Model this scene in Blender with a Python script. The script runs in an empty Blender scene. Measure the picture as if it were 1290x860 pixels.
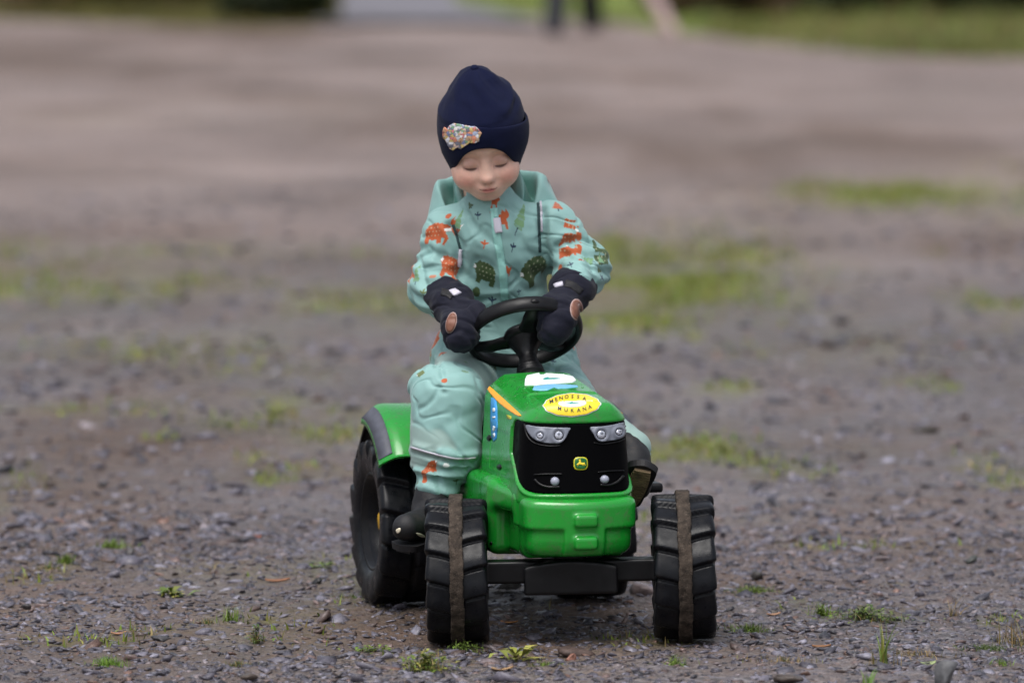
import bpy, bmesh, math, random
import numpy as np
from mathutils import Vector, Matrix
from mathutils.bvhtree import BVHTree
from mathutils.geometry import delaunay_2d_cdt

random.seed(7)
rng = np.random.default_rng(7)
sc = bpy.context.scene
COL = sc.collection
R = math.radians

# ------------------------------------------------------------------ camera, sky, sun, exposure
CAM = np.array([0.0, -11.0, 1.45])
PITCH = R(4.63)
FPX = 7535.0                                   # focal length in photograph pixels (1290 wide)
cd = bpy.data.cameras.new("camera")
cd.sensor_width = 36.0
cd.lens = FPX / 1290.0 * 36.0
cd.clip_start, cd.clip_end = 0.1, 3000.0
cd.dof.use_dof = True
cd.dof.focus_distance = 11.12
cd.dof.aperture_fstop = 3.4
cam = bpy.data.objects.new("camera", cd)
COL.objects.link(cam)
cam.location = CAM
cam.rotation_euler = (math.pi / 2 - PITCH, 0, 0)
sc.camera = cam

world = bpy.data.worlds.new("World")
sc.world = world
world.use_nodes = True
wn = world.node_tree
wn.nodes.clear()
sky = wn.nodes.new("ShaderNodeTexSky")
sky.sky_type = 'NISHITA'
sky.sun_disc = False
SUN_EL, SUN_AZ = R(66), R(200)                # azimuth clockwise from +Y: behind the camera, a little to its left
sky.sun_elevation = SUN_EL
sky.sun_rotation = SUN_AZ
sky.air_density, sky.dust_density, sky.ozone_density = 1.0, 4.0, 1.0
hs = wn.nodes.new("ShaderNodeHueSaturation")
hs.inputs["Saturation"].default_value = 0.45   # a clouded sky: nearly grey
bgn = wn.nodes.new("ShaderNodeBackground")
bgn.inputs["Strength"].default_value = 0.115
wo = wn.nodes.new("ShaderNodeOutputWorld")
wn.links.new(sky.outputs[0], hs.inputs["Color"])
wn.links.new(hs.outputs[0], bgn.inputs["Color"])
wn.links.new(bgn.outputs[0], wo.inputs["Surface"])

sl = bpy.data.lights.new("sun", 'SUN')
sl.energy = 1.5
sl.angle = R(42)
sl.color = (1.0, 0.985, 0.965)
sun = bpy.data.objects.new("sun", sl)
COL.objects.link(sun)
sdir = Vector((math.sin(SUN_AZ) * math.cos(SUN_EL), math.cos(SUN_AZ) * math.cos(SUN_EL), math.sin(SUN_EL)))
sun.rotation_euler = sdir.to_track_quat('Z', 'Y').to_euler()

sc.view_settings.view_transform = 'Standard'
sc.view_settings.look = 'None'
sc.view_settings.exposure = 0.66
sc.view_settings.gamma = 1.0
sc.render.engine = 'CYCLES'
sc.cycles.max_bounces = 6
sc.cycles.use_denoising = True

# ------------------------------------------------------------------ measuring helpers
_d = np.array([0, math.cos(PITCH), -math.sin(PITCH)])
_u = np.array([0, math.sin(PITCH), math.cos(PITCH)])
def ray(px, py):
    v = _d * FPX + np.array([1.0, 0, 0]) * (px - 645) + _u * (430 - py)
    return v / np.linalg.norm(v)
def W(px, py, Y):
    """the point of the place at depth Y that the photograph shows at a pixel"""
    v = ray(px, py)
    return CAM + v * ((Y - CAM[1]) / v[1])
def G(px, py):
    """the ground point seen at a pixel"""
    v = ray(px, py)
    return CAM + v * (-CAM[2] / v[2])

# ------------------------------------------------------------------ small maths
def hash2(ix, iy, seed=0):
    n = (ix.astype(np.int64) * 374761393 + iy.astype(np.int64) * 668265263 + seed * 1442695041) & 0x7fffffff
    n = ((n ^ (n >> 13)) * 1274126177) & 0x7fffffff
    return ((n ^ (n >> 16)) & 0xffffff) / float(0xffffff)
def vnoise(x, y, seed=0):
    x = np.asarray(x, float); y = np.asarray(y, float)
    ix = np.floor(x); iy = np.floor(y); fx = x - ix; fy = y - iy
    fx = fx * fx * (3 - 2 * fx); fy = fy * fy * (3 - 2 * fy)
    a = hash2(ix, iy, seed); b = hash2(ix + 1, iy, seed); c = hash2(ix, iy + 1, seed); d = hash2(ix + 1, iy + 1, seed)
    return (a * (1 - fx) + b * fx) * (1 - fy) + (c * (1 - fx) + d * fx) * fy - 0.5
def fbm(x, y, seed=0, n=4):
    s = 0; a = 1.0
    for i in range(n):
        s = s + a * vnoise(x * 2 ** i + 17.3 * i, y * 2 ** i - 9.1 * i, seed + i); a *= 0.5
    return s
def noise3(P, sc_, seed=0):
    x, y, z = P[:, 0] * sc_, P[:, 1] * sc_, P[:, 2] * sc_
    return (vnoise(x + 3.1 * seed, y + z * 0.71, seed) + vnoise(y - 1.7 * seed, z + x * 0.63, seed + 5) + vnoise(z, x - y * 0.57, seed + 9)) / 1.5
def ridge3(P, sc_, seed=0):
    return 1 - np.abs(noise3(P, sc_, seed)) * 2.6
def smooth(a, b, x):
    t = np.clip((x - a) / (b - a), 0, 1)
    return t * t * (3 - 2 * t)
def lin(r, g, b):
    f = lambda c: c / 12.92 if c <= 0.04045 else ((c + 0.055) / 1.055) ** 2.4
    return (f(r / 255), f(g / 255), f(b / 255), 1.0)

# ------------------------------------------------------------------ objects
def empty(name, loc=(0, 0, 0), rot=(0, 0, 0), parent=None, label=None, cat=None, group=None):
    o = bpy.data.objects.new(name, None)
    COL.objects.link(o)
    o.empty_display_size = 0.1
    o.location = loc; o.rotation_euler = rot
    if parent is not None: o.parent = parent
    tag(o, label, cat, group)
    return o
def tag(o, label=None, cat=None, group=None, kind=None):
    if label: o["label"] = label
    if cat: o["category"] = cat
    if group: o["group"] = group
    if kind: o["kind"] = kind
    return o
def mesh_np(name, V, F, smooth_=True, col=None, midx=None):
    """mesh from numpy verts and faces (all quads, all tris, or a list)"""
    me = bpy.data.meshes.new(name)
    V = np.asarray(V, dtype=np.float32)
    if isinstance(F, np.ndarray):
        n, k = F.shape
        me.vertices.add(len(V)); me.vertices.foreach_set("co", V.ravel())
        me.loops.add(n * k); me.loops.foreach_set("vertex_index", F.astype(np.int32).ravel())
        me.polygons.add(n); me.polygons.foreach_set("loop_start", np.arange(0, n * k, k, dtype=np.int32))
        me.update(calc_edges=True)
        me.validate()
    else:
        me.from_pydata([tuple(map(float, v)) for v in V], [], F)
    if smooth_:
        me.polygons.foreach_set("use_smooth", np.ones(len(me.polygons), dtype=bool))
    if col is not None:
        C = np.ones((len(V), 4), np.float32); C[:, :3] = np.asarray(col)[:, :3]
        at = me.color_attributes.new("Col", 'FLOAT_COLOR', 'POINT')
        at.data.foreach_set("color", C.ravel())
    me.update()
    return me
def link(name, me, mat, parent=None, loc=None):
    o = bpy.data.objects.new(name, me)
    COL.objects.link(o)
    if mat is not None:
        for m in (mat if isinstance(mat, (list, tuple)) else [mat]):
            me.materials.append(m)
    if parent is not None: o.parent = parent
    if loc is not None: o.location = loc
    return o
def obj(name, V, F, mat, parent=None, smooth_=True, col=None):
    return link(name, mesh_np(name, V, F, smooth_, col), mat, parent)
def bm_obj(name, bm, mat, parent=None, smooth_=True, loc=None):
    me = bpy.data.meshes.new(name)
    bm.normal_update()
    bm.to_mesh(me); bm.free()
    if smooth_:
        me.polygons.foreach_set("use_smooth", np.ones(len(me.polygons), dtype=bool))
    return link(name, me, mat, parent, loc)

# ------------------------------------------------------------------ materials
def mat(name, color=(0.5, 0.5, 0.5, 1), rough=0.5, spec=0.5, metal=0.0, attr=False, var=0.0, vscale=20.0,
        bump=0.0, bscale=200.0, coat=0.0, sheen=0.0, sss=0.0, dirt=None, dirt_amt=0.0, dscale=30.0, rvar=0.0):
    m = bpy.data.materials.new(name)
    m.use_nodes = True
    nt = m.node_tree; N = nt.nodes; L = nt.links
    b = N["Principled BSDF"]
    b.inputs["Roughness"].default_value = rough
    b.inputs["Specular IOR Level"].default_value = spec
    b.inputs["Metallic"].default_value = metal
    if coat: b.inputs["Coat Weight"].default_value = coat; b.inputs["Coat Roughness"].default_value = 0.08
    if sheen: b.inputs["Sheen Weight"].default_value = sheen; b.inputs["Sheen Roughness"].default_value = 0.5
    tc = N.new("ShaderNodeTexCoord")
    if attr:
        a = N.new("ShaderNodeAttribute"); a.attribute_name = "Col"; out = a.outputs["Color"]
    else:
        c = N.new("ShaderNodeRGB"); c.outputs[0].default_value = color; out = c.outputs[0]
    if var:
        n = N.new("ShaderNodeTexNoise"); n.inputs["Scale"].default_value = vscale; n.inputs["Detail"].default_value = 5
        L.new(tc.outputs["Object"], n.inputs["Vector"])
        r = N.new("ShaderNodeMapRange"); r.inputs[1].default_value = 0.3; r.inputs[2].default_value = 0.7
        r.inputs[3].default_value = 1 - var; r.inputs[4].default_value = 1 + var
        L.new(n.outputs[0], r.inputs[0])
        mx = N.new("ShaderNodeMix"); mx.data_type = 'RGBA'; mx.blend_type = 'MULTIPLY'; mx.inputs[0].default_value = 1
        L.new(out, mx.inputs[6]); L.new(r.outputs[0], mx.inputs[7]); out = mx.outputs[2]
    if dirt is not None:
        n = N.new("ShaderNodeTexNoise"); n.inputs["Scale"].default_value = dscale; n.inputs["Detail"].default_value = 8
        n.inputs["Roughness"].default_value = 0.7
        L.new(tc.outputs["Object"], n.inputs["Vector"])
        r = N.new("ShaderNodeMapRange"); r.inputs[1].default_value = 0.52; r.inputs[2].default_value = 0.68
        r.inputs[3].default_value = 0; r.inputs[4].default_value = dirt_amt
        L.new(n.outputs[0], r.inputs[0])
        mx = N.new("ShaderNodeMix"); mx.data_type = 'RGBA'
        L.new(r.outputs[0], mx.inputs[0]); L.new(out, mx.inputs[6]); mx.inputs[7].default_value = dirt; out = mx.outputs[2]
    L.new(out, b.inputs["Base Color"])
    if sss:
        b.inputs["Subsurface Weight"].default_value = sss
        b.inputs["Subsurface Radius"].default_value = (0.012, 0.005, 0.003)
        b.inputs["Subsurface Scale"].default_value = 0.5
    if rvar:
        n = N.new("ShaderNodeTexNoise"); n.inputs["Scale"].default_value = vscale * 1.7; n.inputs["Detail"].default_value = 6
        L.new(tc.outputs["Object"], n.inputs["Vector"])
        r = N.new("ShaderNodeMapRange"); r.inputs[1].default_value = 0.35; r.inputs[2].default_value = 0.65
        r.inputs[3].default_value = max(0.02, rough - rvar); r.inputs[4].default_value = min(1, rough + rvar)
        L.new(n.outputs[0], r.inputs[0]); L.new(r.outputs[0], b.inputs["Roughness"])
    if bump:
        n = N.new("ShaderNodeTexNoise"); n.inputs["Scale"].default_value = bscale; n.inputs["Detail"].default_value = 4
        L.new(tc.outputs["Object"], n.inputs["Vector"])
        bp = N.new("ShaderNodeBump"); bp.inputs["Strength"].default_value = bump; bp.inputs["Distance"].default_value = 0.002
        L.new(n.outputs[0], bp.inputs["Height"]); L.new(bp.outputs[0], b.inputs["Normal"])
    return m

# ------------------------------------------------------------------ implicit shapes and their meshing
def smin(a, b, k):
    if k <= 0: return np.minimum(a, b)
    h = np.maximum(k - np.abs(a - b), 0) / k
    return np.minimum(a, b) - h * h * k * 0.25
def smax(a, b, k):
    return -smin(-a, -b, k)
def capsule(a, b, r0, r1, sq=None):
    """tapered capsule; sq = (axis vector, factor) flattens the section along an axis"""
    a = np.asarray(a, float); b = np.asarray(b, float); ab = b - a; l2 = max(ab @ ab, 1e-12)
    def f(x, y, z):
        t = np.clip(((x - a[0]) * ab[0] + (y - a[1]) * ab[1] + (z - a[2]) * ab[2]) / l2, 0, 1)
        dx = x - a[0] - t * ab[0]; dy = y - a[1] - t * ab[1]; dz = z - a[2] - t * ab[2]
        if sq is not None:
            n = np.asarray(sq[0], float); n = n / np.linalg.norm(n)
            s = (dx * n[0] + dy * n[1] + dz * n[2]) * (1 / sq[1] - 1)
            dx = dx + s * n[0]; dy = dy + s * n[1]; dz = dz + s * n[2]
        return np.sqrt(dx * dx + dy * dy + dz * dz) - (r0 + (r1 - r0) * t)
    m = max(r0, r1) * (1 if sq is None else max(1, sq[1]))
    return f, np.minimum(a, b) - m, np.maximum(a, b) + m
def ellipsoid(c, r, rot=None):
    c = np.asarray(c, float); r = np.asarray(r, float)
    M = None if rot is None else np.array(rot.to_3x3() if hasattr(rot, "to_3x3") else rot)
    def f(x, y, z):
        x = x - c[0]; y = y - c[1]; z = z - c[2]
        if M is not None:
            x, y, z = (M[0, 0] * x + M[1, 0] * y + M[2, 0] * z, M[0, 1] * x + M[1, 1] * y + M[2, 1] * z, M[0, 2] * x + M[1, 2] * y + M[2, 2] * z)
        k0 = np.sqrt((x / r[0]) ** 2 + (y / r[1]) ** 2 + (z / r[2]) ** 2)
        k1 = np.sqrt((x / r[0] ** 2) ** 2 + (y / r[1] ** 2) ** 2 + (z / r[2] ** 2) ** 2)
        return k0 * (k0 - 1) / np.maximum(k1, 1e-9)
    m = r.max() if M is not None else r
    return f, c - m, c + m
def rbox(c, h, r, rot=None):
    c = np.asarray(c, float); h = np.asarray(h, float)
    M = None if rot is None else np.array(rot.to_3x3())
    def f(x, y, z):
        x = x - c[0]; y = y - c[1]; z = z - c[2]
        if M is not None:
            x, y, z = (M[0, 0] * x + M[1, 0] * y + M[2, 0] * z, M[0, 1] * x + M[1, 1] * y + M[2, 1] * z, M[0, 2] * x + M[1, 2] * y + M[2, 2] * z)
        qx = np.abs(x) - h[0] + r; qy = np.abs(y) - h[1] + r; qz = np.abs(z) - h[2] + r
        return np.sqrt(np.maximum(qx, 0) ** 2 + np.maximum(qy, 0) ** 2 + np.maximum(qz, 0) ** 2) + np.minimum(np.maximum(qx, np.maximum(qy, qz)), 0) - r
    m = np.linalg.norm(h) if M is not None else h
    return f, c - m, c + m
class Sdf:
    def __init__(s): s.P = []
    def add(s, prim, k=0.0, op='u'): s.P.append((prim[0], prim[1], prim[2], k, op)); return s
    def at(s, p):
        x, y, z = p[:, 0], p[:, 1], p[:, 2]; D = np.full(len(p), 1.0)
        for f, lo, hi, k, op in s.P:
            d = f(x, y, z)
            D = smin(D, d, k) if op == 'u' else (smax(D, -d, k) if op == 's' else smax(D, d, k))
        return D
    def grid(s, h, pad=0.01, lo=None, hi=None):
        L = np.min([p[1] for p in s.P if p[4] == 'u'], 0) - pad if lo is None else np.asarray(lo, float)
        H = np.max([p[2] for p in s.P if p[4] == 'u'], 0) + pad if hi is None else np.asarray(hi, float)
        n = np.ceil((H - L) / h).astype(int) + 1
        D = np.full(n, 1.0, np.float32)
        ax = [(L[i] + h * np.arange(n[i])).astype(np.float32) for i in range(3)]
        for f, lo_, hi_, k, op in s.P:
            if op == 'i':
                i0 = np.zeros(3, int); i1 = n
            else:
                m = k + 3 * h
                i0 = np.clip(np.floor((lo_ - m - L) / h).astype(int), 0, n); i1 = np.clip(np.ceil((hi_ + m - L) / h).astype(int) + 1, 0, n)
            if np.any(i1 <= i0): continue
            sl_ = tuple(slice(a, b) for a, b in zip(i0, i1))
            x = ax[0][sl_[0]][:, None, None]; y = ax[1][sl_[1]][None, :, None]; z = ax[2][sl_[2]][None, None, :]
            d = f(x, y, z)
            D[sl_] = smin(D[sl_], d, k) if op == 'u' else (smax(D[sl_], -d, k) if op == 's' else smax(D[sl_], d, k))
        return D, L
    def mesh(s, h, pad=0.01, newton=2, **kw):
        D, L = s.grid(h, pad, **kw)
        V, Q = nets(D, L, h)
        for _ in range(newton):
            e = h * 0.3
            g = np.stack([(s.at(V + e * a) - s.at(V - e * a)) / (2 * e) for a in np.eye(3)], 1)
            d = s.at(V)
            st = (d / np.maximum((g * g).sum(1), 0.2))[:, None] * g
            ln = np.linalg.norm(st, axis=1, keepdims=True)
            V = V - st * np.minimum(1, h * 0.6 / np.maximum(ln, 1e-9))
        return V, Q
def nets(D, L, h):
    I = D < 0
    n = np.array(D.shape)
    c = [I[i:n[0] - 1 + i, j:n[1] - 1 + j, k:n[2] - 1 + k] for i in (0, 1) for j in (0, 1) for k in (0, 1)]
    s = sum(x.astype(np.int8) for x in c)
    act = np.argwhere((s > 0) & (s < 8))
    idx = np.full(n - 1, -1, np.int64); idx[act[:, 0], act[:, 1], act[:, 2]] = np.arange(len(act))
    acc = np.zeros((len(act), 3)); cnt = np.zeros(len(act))
    cor = [(i, j, k) for i in (0, 1) for j in (0, 1) for k in (0, 1)]
    for a in range(8):
        for b in range(a + 1, 8):
            A, B = np.array(cor[a]), np.array(cor[b])
            if np.abs(A - B).sum() != 1: continue
            pa = act + A; pb = act + B
            da = D[pa[:, 0], pa[:, 1], pa[:, 2]]; db = D[pb[:, 0], pb[:, 1], pb[:, 2]]
            m = (da < 0) != (db < 0)
            t = np.where(m, da / np.where(m, da - db, 1), 0)
            acc += np.where(m[:, None], A + t[:, None] * (B - A), 0); cnt += m
    V = L + h * (act + acc / cnt[:, None])
    Q = []
    for ax in range(3):
        sh = [slice(None)] * 3; sh2 = [slice(None)] * 3
        sh[ax] = slice(0, -1); sh2[ax] = slice(1, None)
        a, b = I[tuple(sh)], I[tuple(sh2)]
        e = np.argwhere(a != b); o1, o2 = [(1, 2), (2, 0), (0, 1)][ax]
        ok = (e[:, o1] > 0) & (e[:, o2] > 0) & (e[:, o1] < n[o1] - 1) & (e[:, o2] < n[o2] - 1)
        e = e[ok]
        flip = a[e[:, 0], e[:, 1], e[:, 2]]
        def cell(d1, d2):
            p = e.copy(); p[:, o1] += d1; p[:, o2] += d2
            return idx[p[:, 0], p[:, 1], p[:, 2]]
        q = np.stack([cell(-1, -1), cell(0, -1), cell(0, 0), cell(-1, 0)], 1)
        q[~flip] = q[~flip][:, ::-1]
        Q.append(q)
    return V, np.concatenate(Q)
def edges_of(Q):
    k = Q.shape[1]
    E = np.concatenate([np.stack([Q[:, i], Q[:, (i + 1) % k]], 1) for i in range(k)])
    return E
def laplace(V, Q, it=1, lam=0.5, w=None):
    E = edges_of(Q); E = np.concatenate([E, E[:, ::-1]])
    cnt = np.bincount(E[:, 0], minlength=len(V)).astype(float)
    for _ in range(it):
        A = np.stack([np.bincount(E[:, 0], weights=V[E[:, 1], i], minlength=len(V)) for i in range(3)], 1) / np.maximum(cnt, 1)[:, None]
        d = lam * (A - V)
        V = V + (d if w is None else d * w[:, None])
    return V
def subdiv(V, Q):
    E = np.sort(edges_of(Q), 1); nq = len(Q)
    U, inv = np.unique(E, axis=0, return_inverse=True); inv = inv.ravel()
    nv = len(V); em = (V[U[:, 0]] + V[U[:, 1]]) / 2; fm = V[Q].mean(1)
    e = [inv[i * nq:(i + 1) * nq] + nv for i in range(4)]; f = np.arange(nq) + nv + len(U)
    NQ = np.concatenate([np.stack([Q[:, 0], e[0], f, e[3]], 1), np.stack([Q[:, 1], e[1], f, e[0]], 1),
                         np.stack([Q[:, 2], e[2], f, e[1]], 1), np.stack([Q[:, 3], e[3], f, e[2]], 1)])
    return np.concatenate([V, em, fm]), NQ
def normals(V, Q):
    n = np.cross(V[Q[:, 2]] - V[Q[:, 0]], V[Q[:, 3]] - V[Q[:, 1]]) if Q.shape[1] == 4 else np.cross(V[Q[:, 1]] - V[Q[:, 0]], V[Q[:, 2]] - V[Q[:, 0]])
    A = np.zeros_like(V)
    for i in range(Q.shape[1]):
        for c in range(3): A[:, c] += np.bincount(Q[:, i], weights=n[:, c], minlength=len(V))
    return A / np.maximum(np.linalg.norm(A, axis=1, keepdims=True), 1e-12)
def bvh_of(V, Q):
    return BVHTree.FromPolygons([tuple(v) for v in V.tolist()], Q.tolist())

def pip(poly, x, y):
    """points inside a polygon"""
    poly = np.asarray(poly, float); x = np.asarray(x); inside = np.zeros(x.shape, bool)
    j = len(poly) - 1
    for i in range(len(poly)):
        xi, yi = poly[i]; xj, yj = poly[j]
        c = ((yi > y) != (yj > y)) & (x < (xj - xi) * (y - yi) / (yj - yi + 1e-12) + xi)
        inside ^= c; j = i
    return inside
def resample(poly, step, closed=True):
    out = []; n = len(poly)
    for i in range(n if closed else n - 1):
        a = np.array(poly[i], float); b = np.array(poly[(i + 1) % n], float)
        m = max(1, int(np.ceil(np.linalg.norm(b - a) / step)))
        out += [tuple(a + (b - a) * k / m) for k in range(m)]
    return out
def spline(pts, n=8, closed=True):
    P = np.array(pts, float); out = []; N = len(P)
    for i in range(N if closed else N - 1):
        p0, p1, p2, p3 = (P[(i - 1) % N], P[i], P[(i + 1) % N], P[(i + 2) % N]) if closed else (P[max(i - 1, 0)], P[i], P[i + 1], P[min(i + 2, N - 1)])
        for k in range(n):
            t = k / n
            out.append(tuple(0.5 * ((2 * p1) + (-p0 + p2) * t + (2 * p0 - 5 * p1 + 4 * p2 - p3) * t * t + (-p0 + 3 * p1 - 3 * p2 + p3) * t ** 3)))
    if not closed: out.append(tuple(P[-1]))
    return out
def fill(poly, step):
    """triangulated polygon with inner points: 2-D verts, tris, boundary count"""
    B = resample(poly, step); B = [Vector(p) for p in B]; n = len(B)
    A = np.array(B); lo = A.min(0); hi = A.max(0)
    gx, gy = np.meshgrid(np.arange(lo[0] + step / 2, hi[0], step), np.arange(lo[1] + step / 2, hi[1], step))
    g = np.stack([gx.ravel(), gy.ravel()], 1)
    if len(g):
        g = g[pip(A, g[:, 0], g[:, 1])]
        if len(g):
            d = np.min(np.linalg.norm(g[:, None, :] - A[None], axis=2), 1); g = g[d > step * 0.5]
    vs, es, fs, ov, oe, of = delaunay_2d_cdt(B + [Vector(p) for p in g], [(i, (i + 1) % n) for i in range(n)], [], 1, 1e-7)
    return np.array([tuple(v) for v in vs]), [list(f) for f in fs]
def boundary(tris):
    d = {}
    for f in tris:
        for i in range(len(f)):
            a, b = f[i], f[(i + 1) % len(f)]; d[(a, b)] = 1
    return [(a, b) for (a, b) in d if (b, a) not in d]
def decal(name, poly, hit, mt, parent, step, lift=0.0006, relief=None, inv=None, skirt=0.0015, col=None, smooth_=True, max_stretch=9.0):
    """a thin piece that follows a surface: hit(u, v) -> (point, normal); it has an edge (skirt) of its own"""
    P2, T = fill(poly, step)
    V = []; Nn = []
    for (u, v) in P2:
        h = hit(u, v)
        if h is None: h = V[-1] if False else (np.array([0, 0, 0.0]), np.array([0, 0, 1.0]))
        p, n = h
        r = lift + (relief(u, v) if relief else 0)
        V.append(np.array(p) + np.array(n) * r); Nn.append(np.array(n))
    V = np.array(V); Nn = np.array(Nn)
    el = np.array([max(np.linalg.norm(V[f[i]] - V[f[i - 1]]) for i in range(3)) for f in T])
    e2 = np.array([max(np.linalg.norm(P2[f[i]] - P2[f[i - 1]]) for i in range(3)) for f in T])
    T = [f for f, a, b in zip(T, el, e2) if a < max_stretch * b / 655]      # leave out what would bridge a gap in the surface
    par = list(range(len(V)))                                               # and keep one connected piece
    def root(i):
        while par[i] != i: par[i] = par[par[i]]; i = par[i]
        return i
    for f in T:
        par[root(f[1])] = root(f[0]); par[root(f[2])] = root(f[0])
    rt = [root(f[0]) for f in T]; best = max(set(rt), key=rt.count)
    T = [f for f, q_ in zip(T, rt) if q_ == best]
    used_ = sorted({i for f in T for i in f}); mp_ = {i: k for k, i in enumerate(used_)}
    V = V[used_]; Nn = Nn[used_]; P2 = P2[used_]; T = [[mp_[i] for i in f] for f in T]
    # faces outwards
    a = V[T[0][1]] - V[T[0][0]]; b = V[T[0][2]] - V[T[0][0]]
    if np.cross(a, b) @ Nn[T[0][0]] < 0: T = [f[::-1] for f in T]
    n0 = len(V); F = [list(f) for f in T]
    if skirt:
        bd = boundary(F); ids = sorted({a for a, b in bd} | {b for a, b in bd}); mp = {i: n0 + k for k, i in enumerate(ids)}
        V = np.concatenate([V, V[ids] - Nn[ids] * (skirt + lift)])
        F += [[b, a, mp[a], mp[b]] for a, b in bd]
    if inv is not None:
        V = (np.c_[V, np.ones(len(V))] @ inv.T)[:, :3]
    C = None
    if col is not None:
        C = np.array([col(u, v) for (u, v) in P2]); 
        if len(V) > n0: C = np.concatenate([C, C[ids]])
    o = obj(name, V, F, mt, parent, smooth_, C)
    return o

# ================================================================== THE SETTING: gravel yard
MOSS = [(60, 365, 230, 30, .75), (440, 385, 110, 24, .95), (230, 350, 230, 22, .6), (60, 330, 150, 12, .5), (840, 355, 150, 50, .95), (760, 330, 90, 40, .7), (800, 402, 100, 26, .9),
        (1270, 390, 60, 10, 1.0), (1160, 246, 190, 15, .8), (300, 540, 80, 15, .8), (405, 552, 60, 13, .95), (880, 568, 90, 16, .75),
        (950, 585, 45, 5, .9), (1100, 430, 220, 25, .35), (170, 520, 90, 15, .4), (960, 395, 120, 25, .45), (20, 395, 90, 25, .5),
        (640, 330, 140, 20, .3), (1090, 770, 60, 10, .3), (530, 830, 60, 10, .4), (920, 655, 80, 6, .15), (90, 700, 90, 10, .3)]
def to_px(x, y):
    dx = x - CAM[0]; dy = y - CAM[1]; dz = -CAM[2]
    f = dy * _d[1] + dz * _d[2]; f = np.where(f > 0.2, f, np.nan)
    return 645 + FPX * dx / f, 430 - FPX * (dy * _u[1] + dz * _u[2]) / f
def moss_mask(x, y):
    px, py = to_px(x, y)
    m = np.zeros_like(np.asarray(x, float))
    for cx, cy, rx, ry, a in MOSS:
        d = ((px - cx) / rx) ** 2 + ((py - cy) / ry) ** 2
        m = np.maximum(m, a * np.exp(-np.where(np.isnan(d), 99, d) * 0.9))
    n = fbm(x * 1.3, y * 0.8, 31, 4)
    m = 1.25 * m * np.clip(0.8 + 1.3 * n, 0, 1.3) + 0.5 * smooth(0.05, 0.65, fbm(x * 0.9 + 5, y * 0.45, 47, 5)) * smooth(-1, 1.5, y) * np.exp(-np.maximum(y - 9, 0) / 8)
    m = np.maximum(m, .6 * smooth(.22, .5, fbm(x * 3.4, y * 1.3, 53, 3)) * smooth(1.0, 2.5, y) * smooth(14, 7, y))
    m = np.maximum(m, .55 * smooth(.30, .55, fbm(x * 4 + 9, y * 3.2, 57, 3)) * smooth(2.2, 1.2, y))
    m = m * (.55 + .75 * smooth(-.3, .4, fbm(x * 4.5, y * 2.2, 91, 4)))
    return np.clip(m, 0, 1)
def gz0(x, y):
    x = np.asarray(x, float); y = np.asarray(y, float)
    t = np.exp(-(y / .35) ** 2) * np.exp(-((x - .1) / .45) ** 2)
    flat = 1 - np.exp(-((x - .05) / .5) ** 2 - ((y - .3) / .7) ** 2)
    return .0215 * (x - .108) * t + flat * (.018 * fbm(x * 1.1, y * 0.9, 3, 3) + 0.006 * fbm(x * 5, y * 4, 8, 2))
def gz(x, y):
    return gz0(x, y) + 0.0045 * fbm(np.asarray(x) * 22, np.asarray(y) * 22, 12, 3)

def lines(a, b, st, far, g):
    c = list(np.arange(a, b, st)); s = st
    while c[-1] < far: s *= g; c.append(c[-1] + s)
    s = st
    while c[0] > -far: s *= g; c.insert(0, c[0] - s)
    return np.array(c)
gx_ = lines(-1.15, 1.2, 0.0095, 1500, 1.085)
gy_ = lines(-0.8, 2.3, 0.0095, 1500, 1.06)
gy_ = gy_[(gy_ > -60)]
X, Y = np.meshgrid(gx_, gy_, indexing='xy')
near = np.exp(-np.maximum(0, Y - 2) / 6) * np.exp(-np.maximum(0, np.abs(X) - 1.5) / 5)
n_fine = fbm(X * 60, Y * 60, 21, 2)
rid = 1 - 2 * np.abs(vnoise(X * 34, Y * 34, 71))
Z = gz(X, Y) * np.where(np.abs(X) + np.abs(Y) > 60, 0.3, 1) + near * (0.0035 * n_fine + 0.004 * (rid - .5) * (vnoise(X * 7, Y * 7, 5) + .5))
mm = moss_mask(X, Y)
px_, py_ = to_px(X, Y)
pyc = np.where(np.isnan(py_), 900, py_)
pink = smooth(430, 150, pyc + 60 * fbm(X * .5, Y * .15, 61, 3)) 
rut_shade = .75 * np.exp(-((X - .08) / .28) ** 2 - ((Y - .25) / .42) ** 2) * np.clip(.8 + .8 * fbm(X * 6, Y * 6, 19, 3), 0, 1.2)      # brown earth under the tractor, with the shade there painted into it
rut_shade = rut_shade + .9 * smooth(.02, .55, fbm(X * 1.1 + 3, Y * .35, 65, 6))
for cx, cy, rx, ry, a in [(190, 290, 300, 9, 1.0), (430, 245, 90, 12, -.4), (90, 215, 160, 12, .8), (120, 60, 260, 22, .55), (880, 165, 200, 26, .5), (1150, 200, 220, 30, .4), (680, 300, 200, 8, .5), (480, 325, 240, 8, .8), (1080, 310, 200, 12, .6), (700, 90, 300, 10, .25), (160, 560, 260, 22, .7), (450, 590, 150, 14, .7), (1120, 560, 140, 14, .5), (1060, 690, 260, 38, .95), (60, 620, 120, 16, .4), (640, 790, 200, 40, .8), (940, 735, 160, 12, .9), (250, 450, 200, 14, .45), (1200, 640, 200, 20, .6), (900, 470, 200, 12, .35)]:
    d = ((px_ - cx) / rx) ** 2 + ((py_ - cy) / ry) ** 2
    rut_shade = rut_shade + a * np.exp(-np.where(np.isnan(d), 99, d)) * np.clip(.75 + .9 * fbm(X * 1.4 + cx, Y * .6, 15, 4), .1, 1.3)
ny, nx = X.shape
V = np.stack([X.ravel(), Y.ravel(), Z.ravel()], 1)
i = (np.arange(ny - 1)[:, None] * nx + np.arange(nx - 1)[None]).ravel()
F = np.stack([i, i + 1, i + nx + 1, i + nx], 1)

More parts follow.
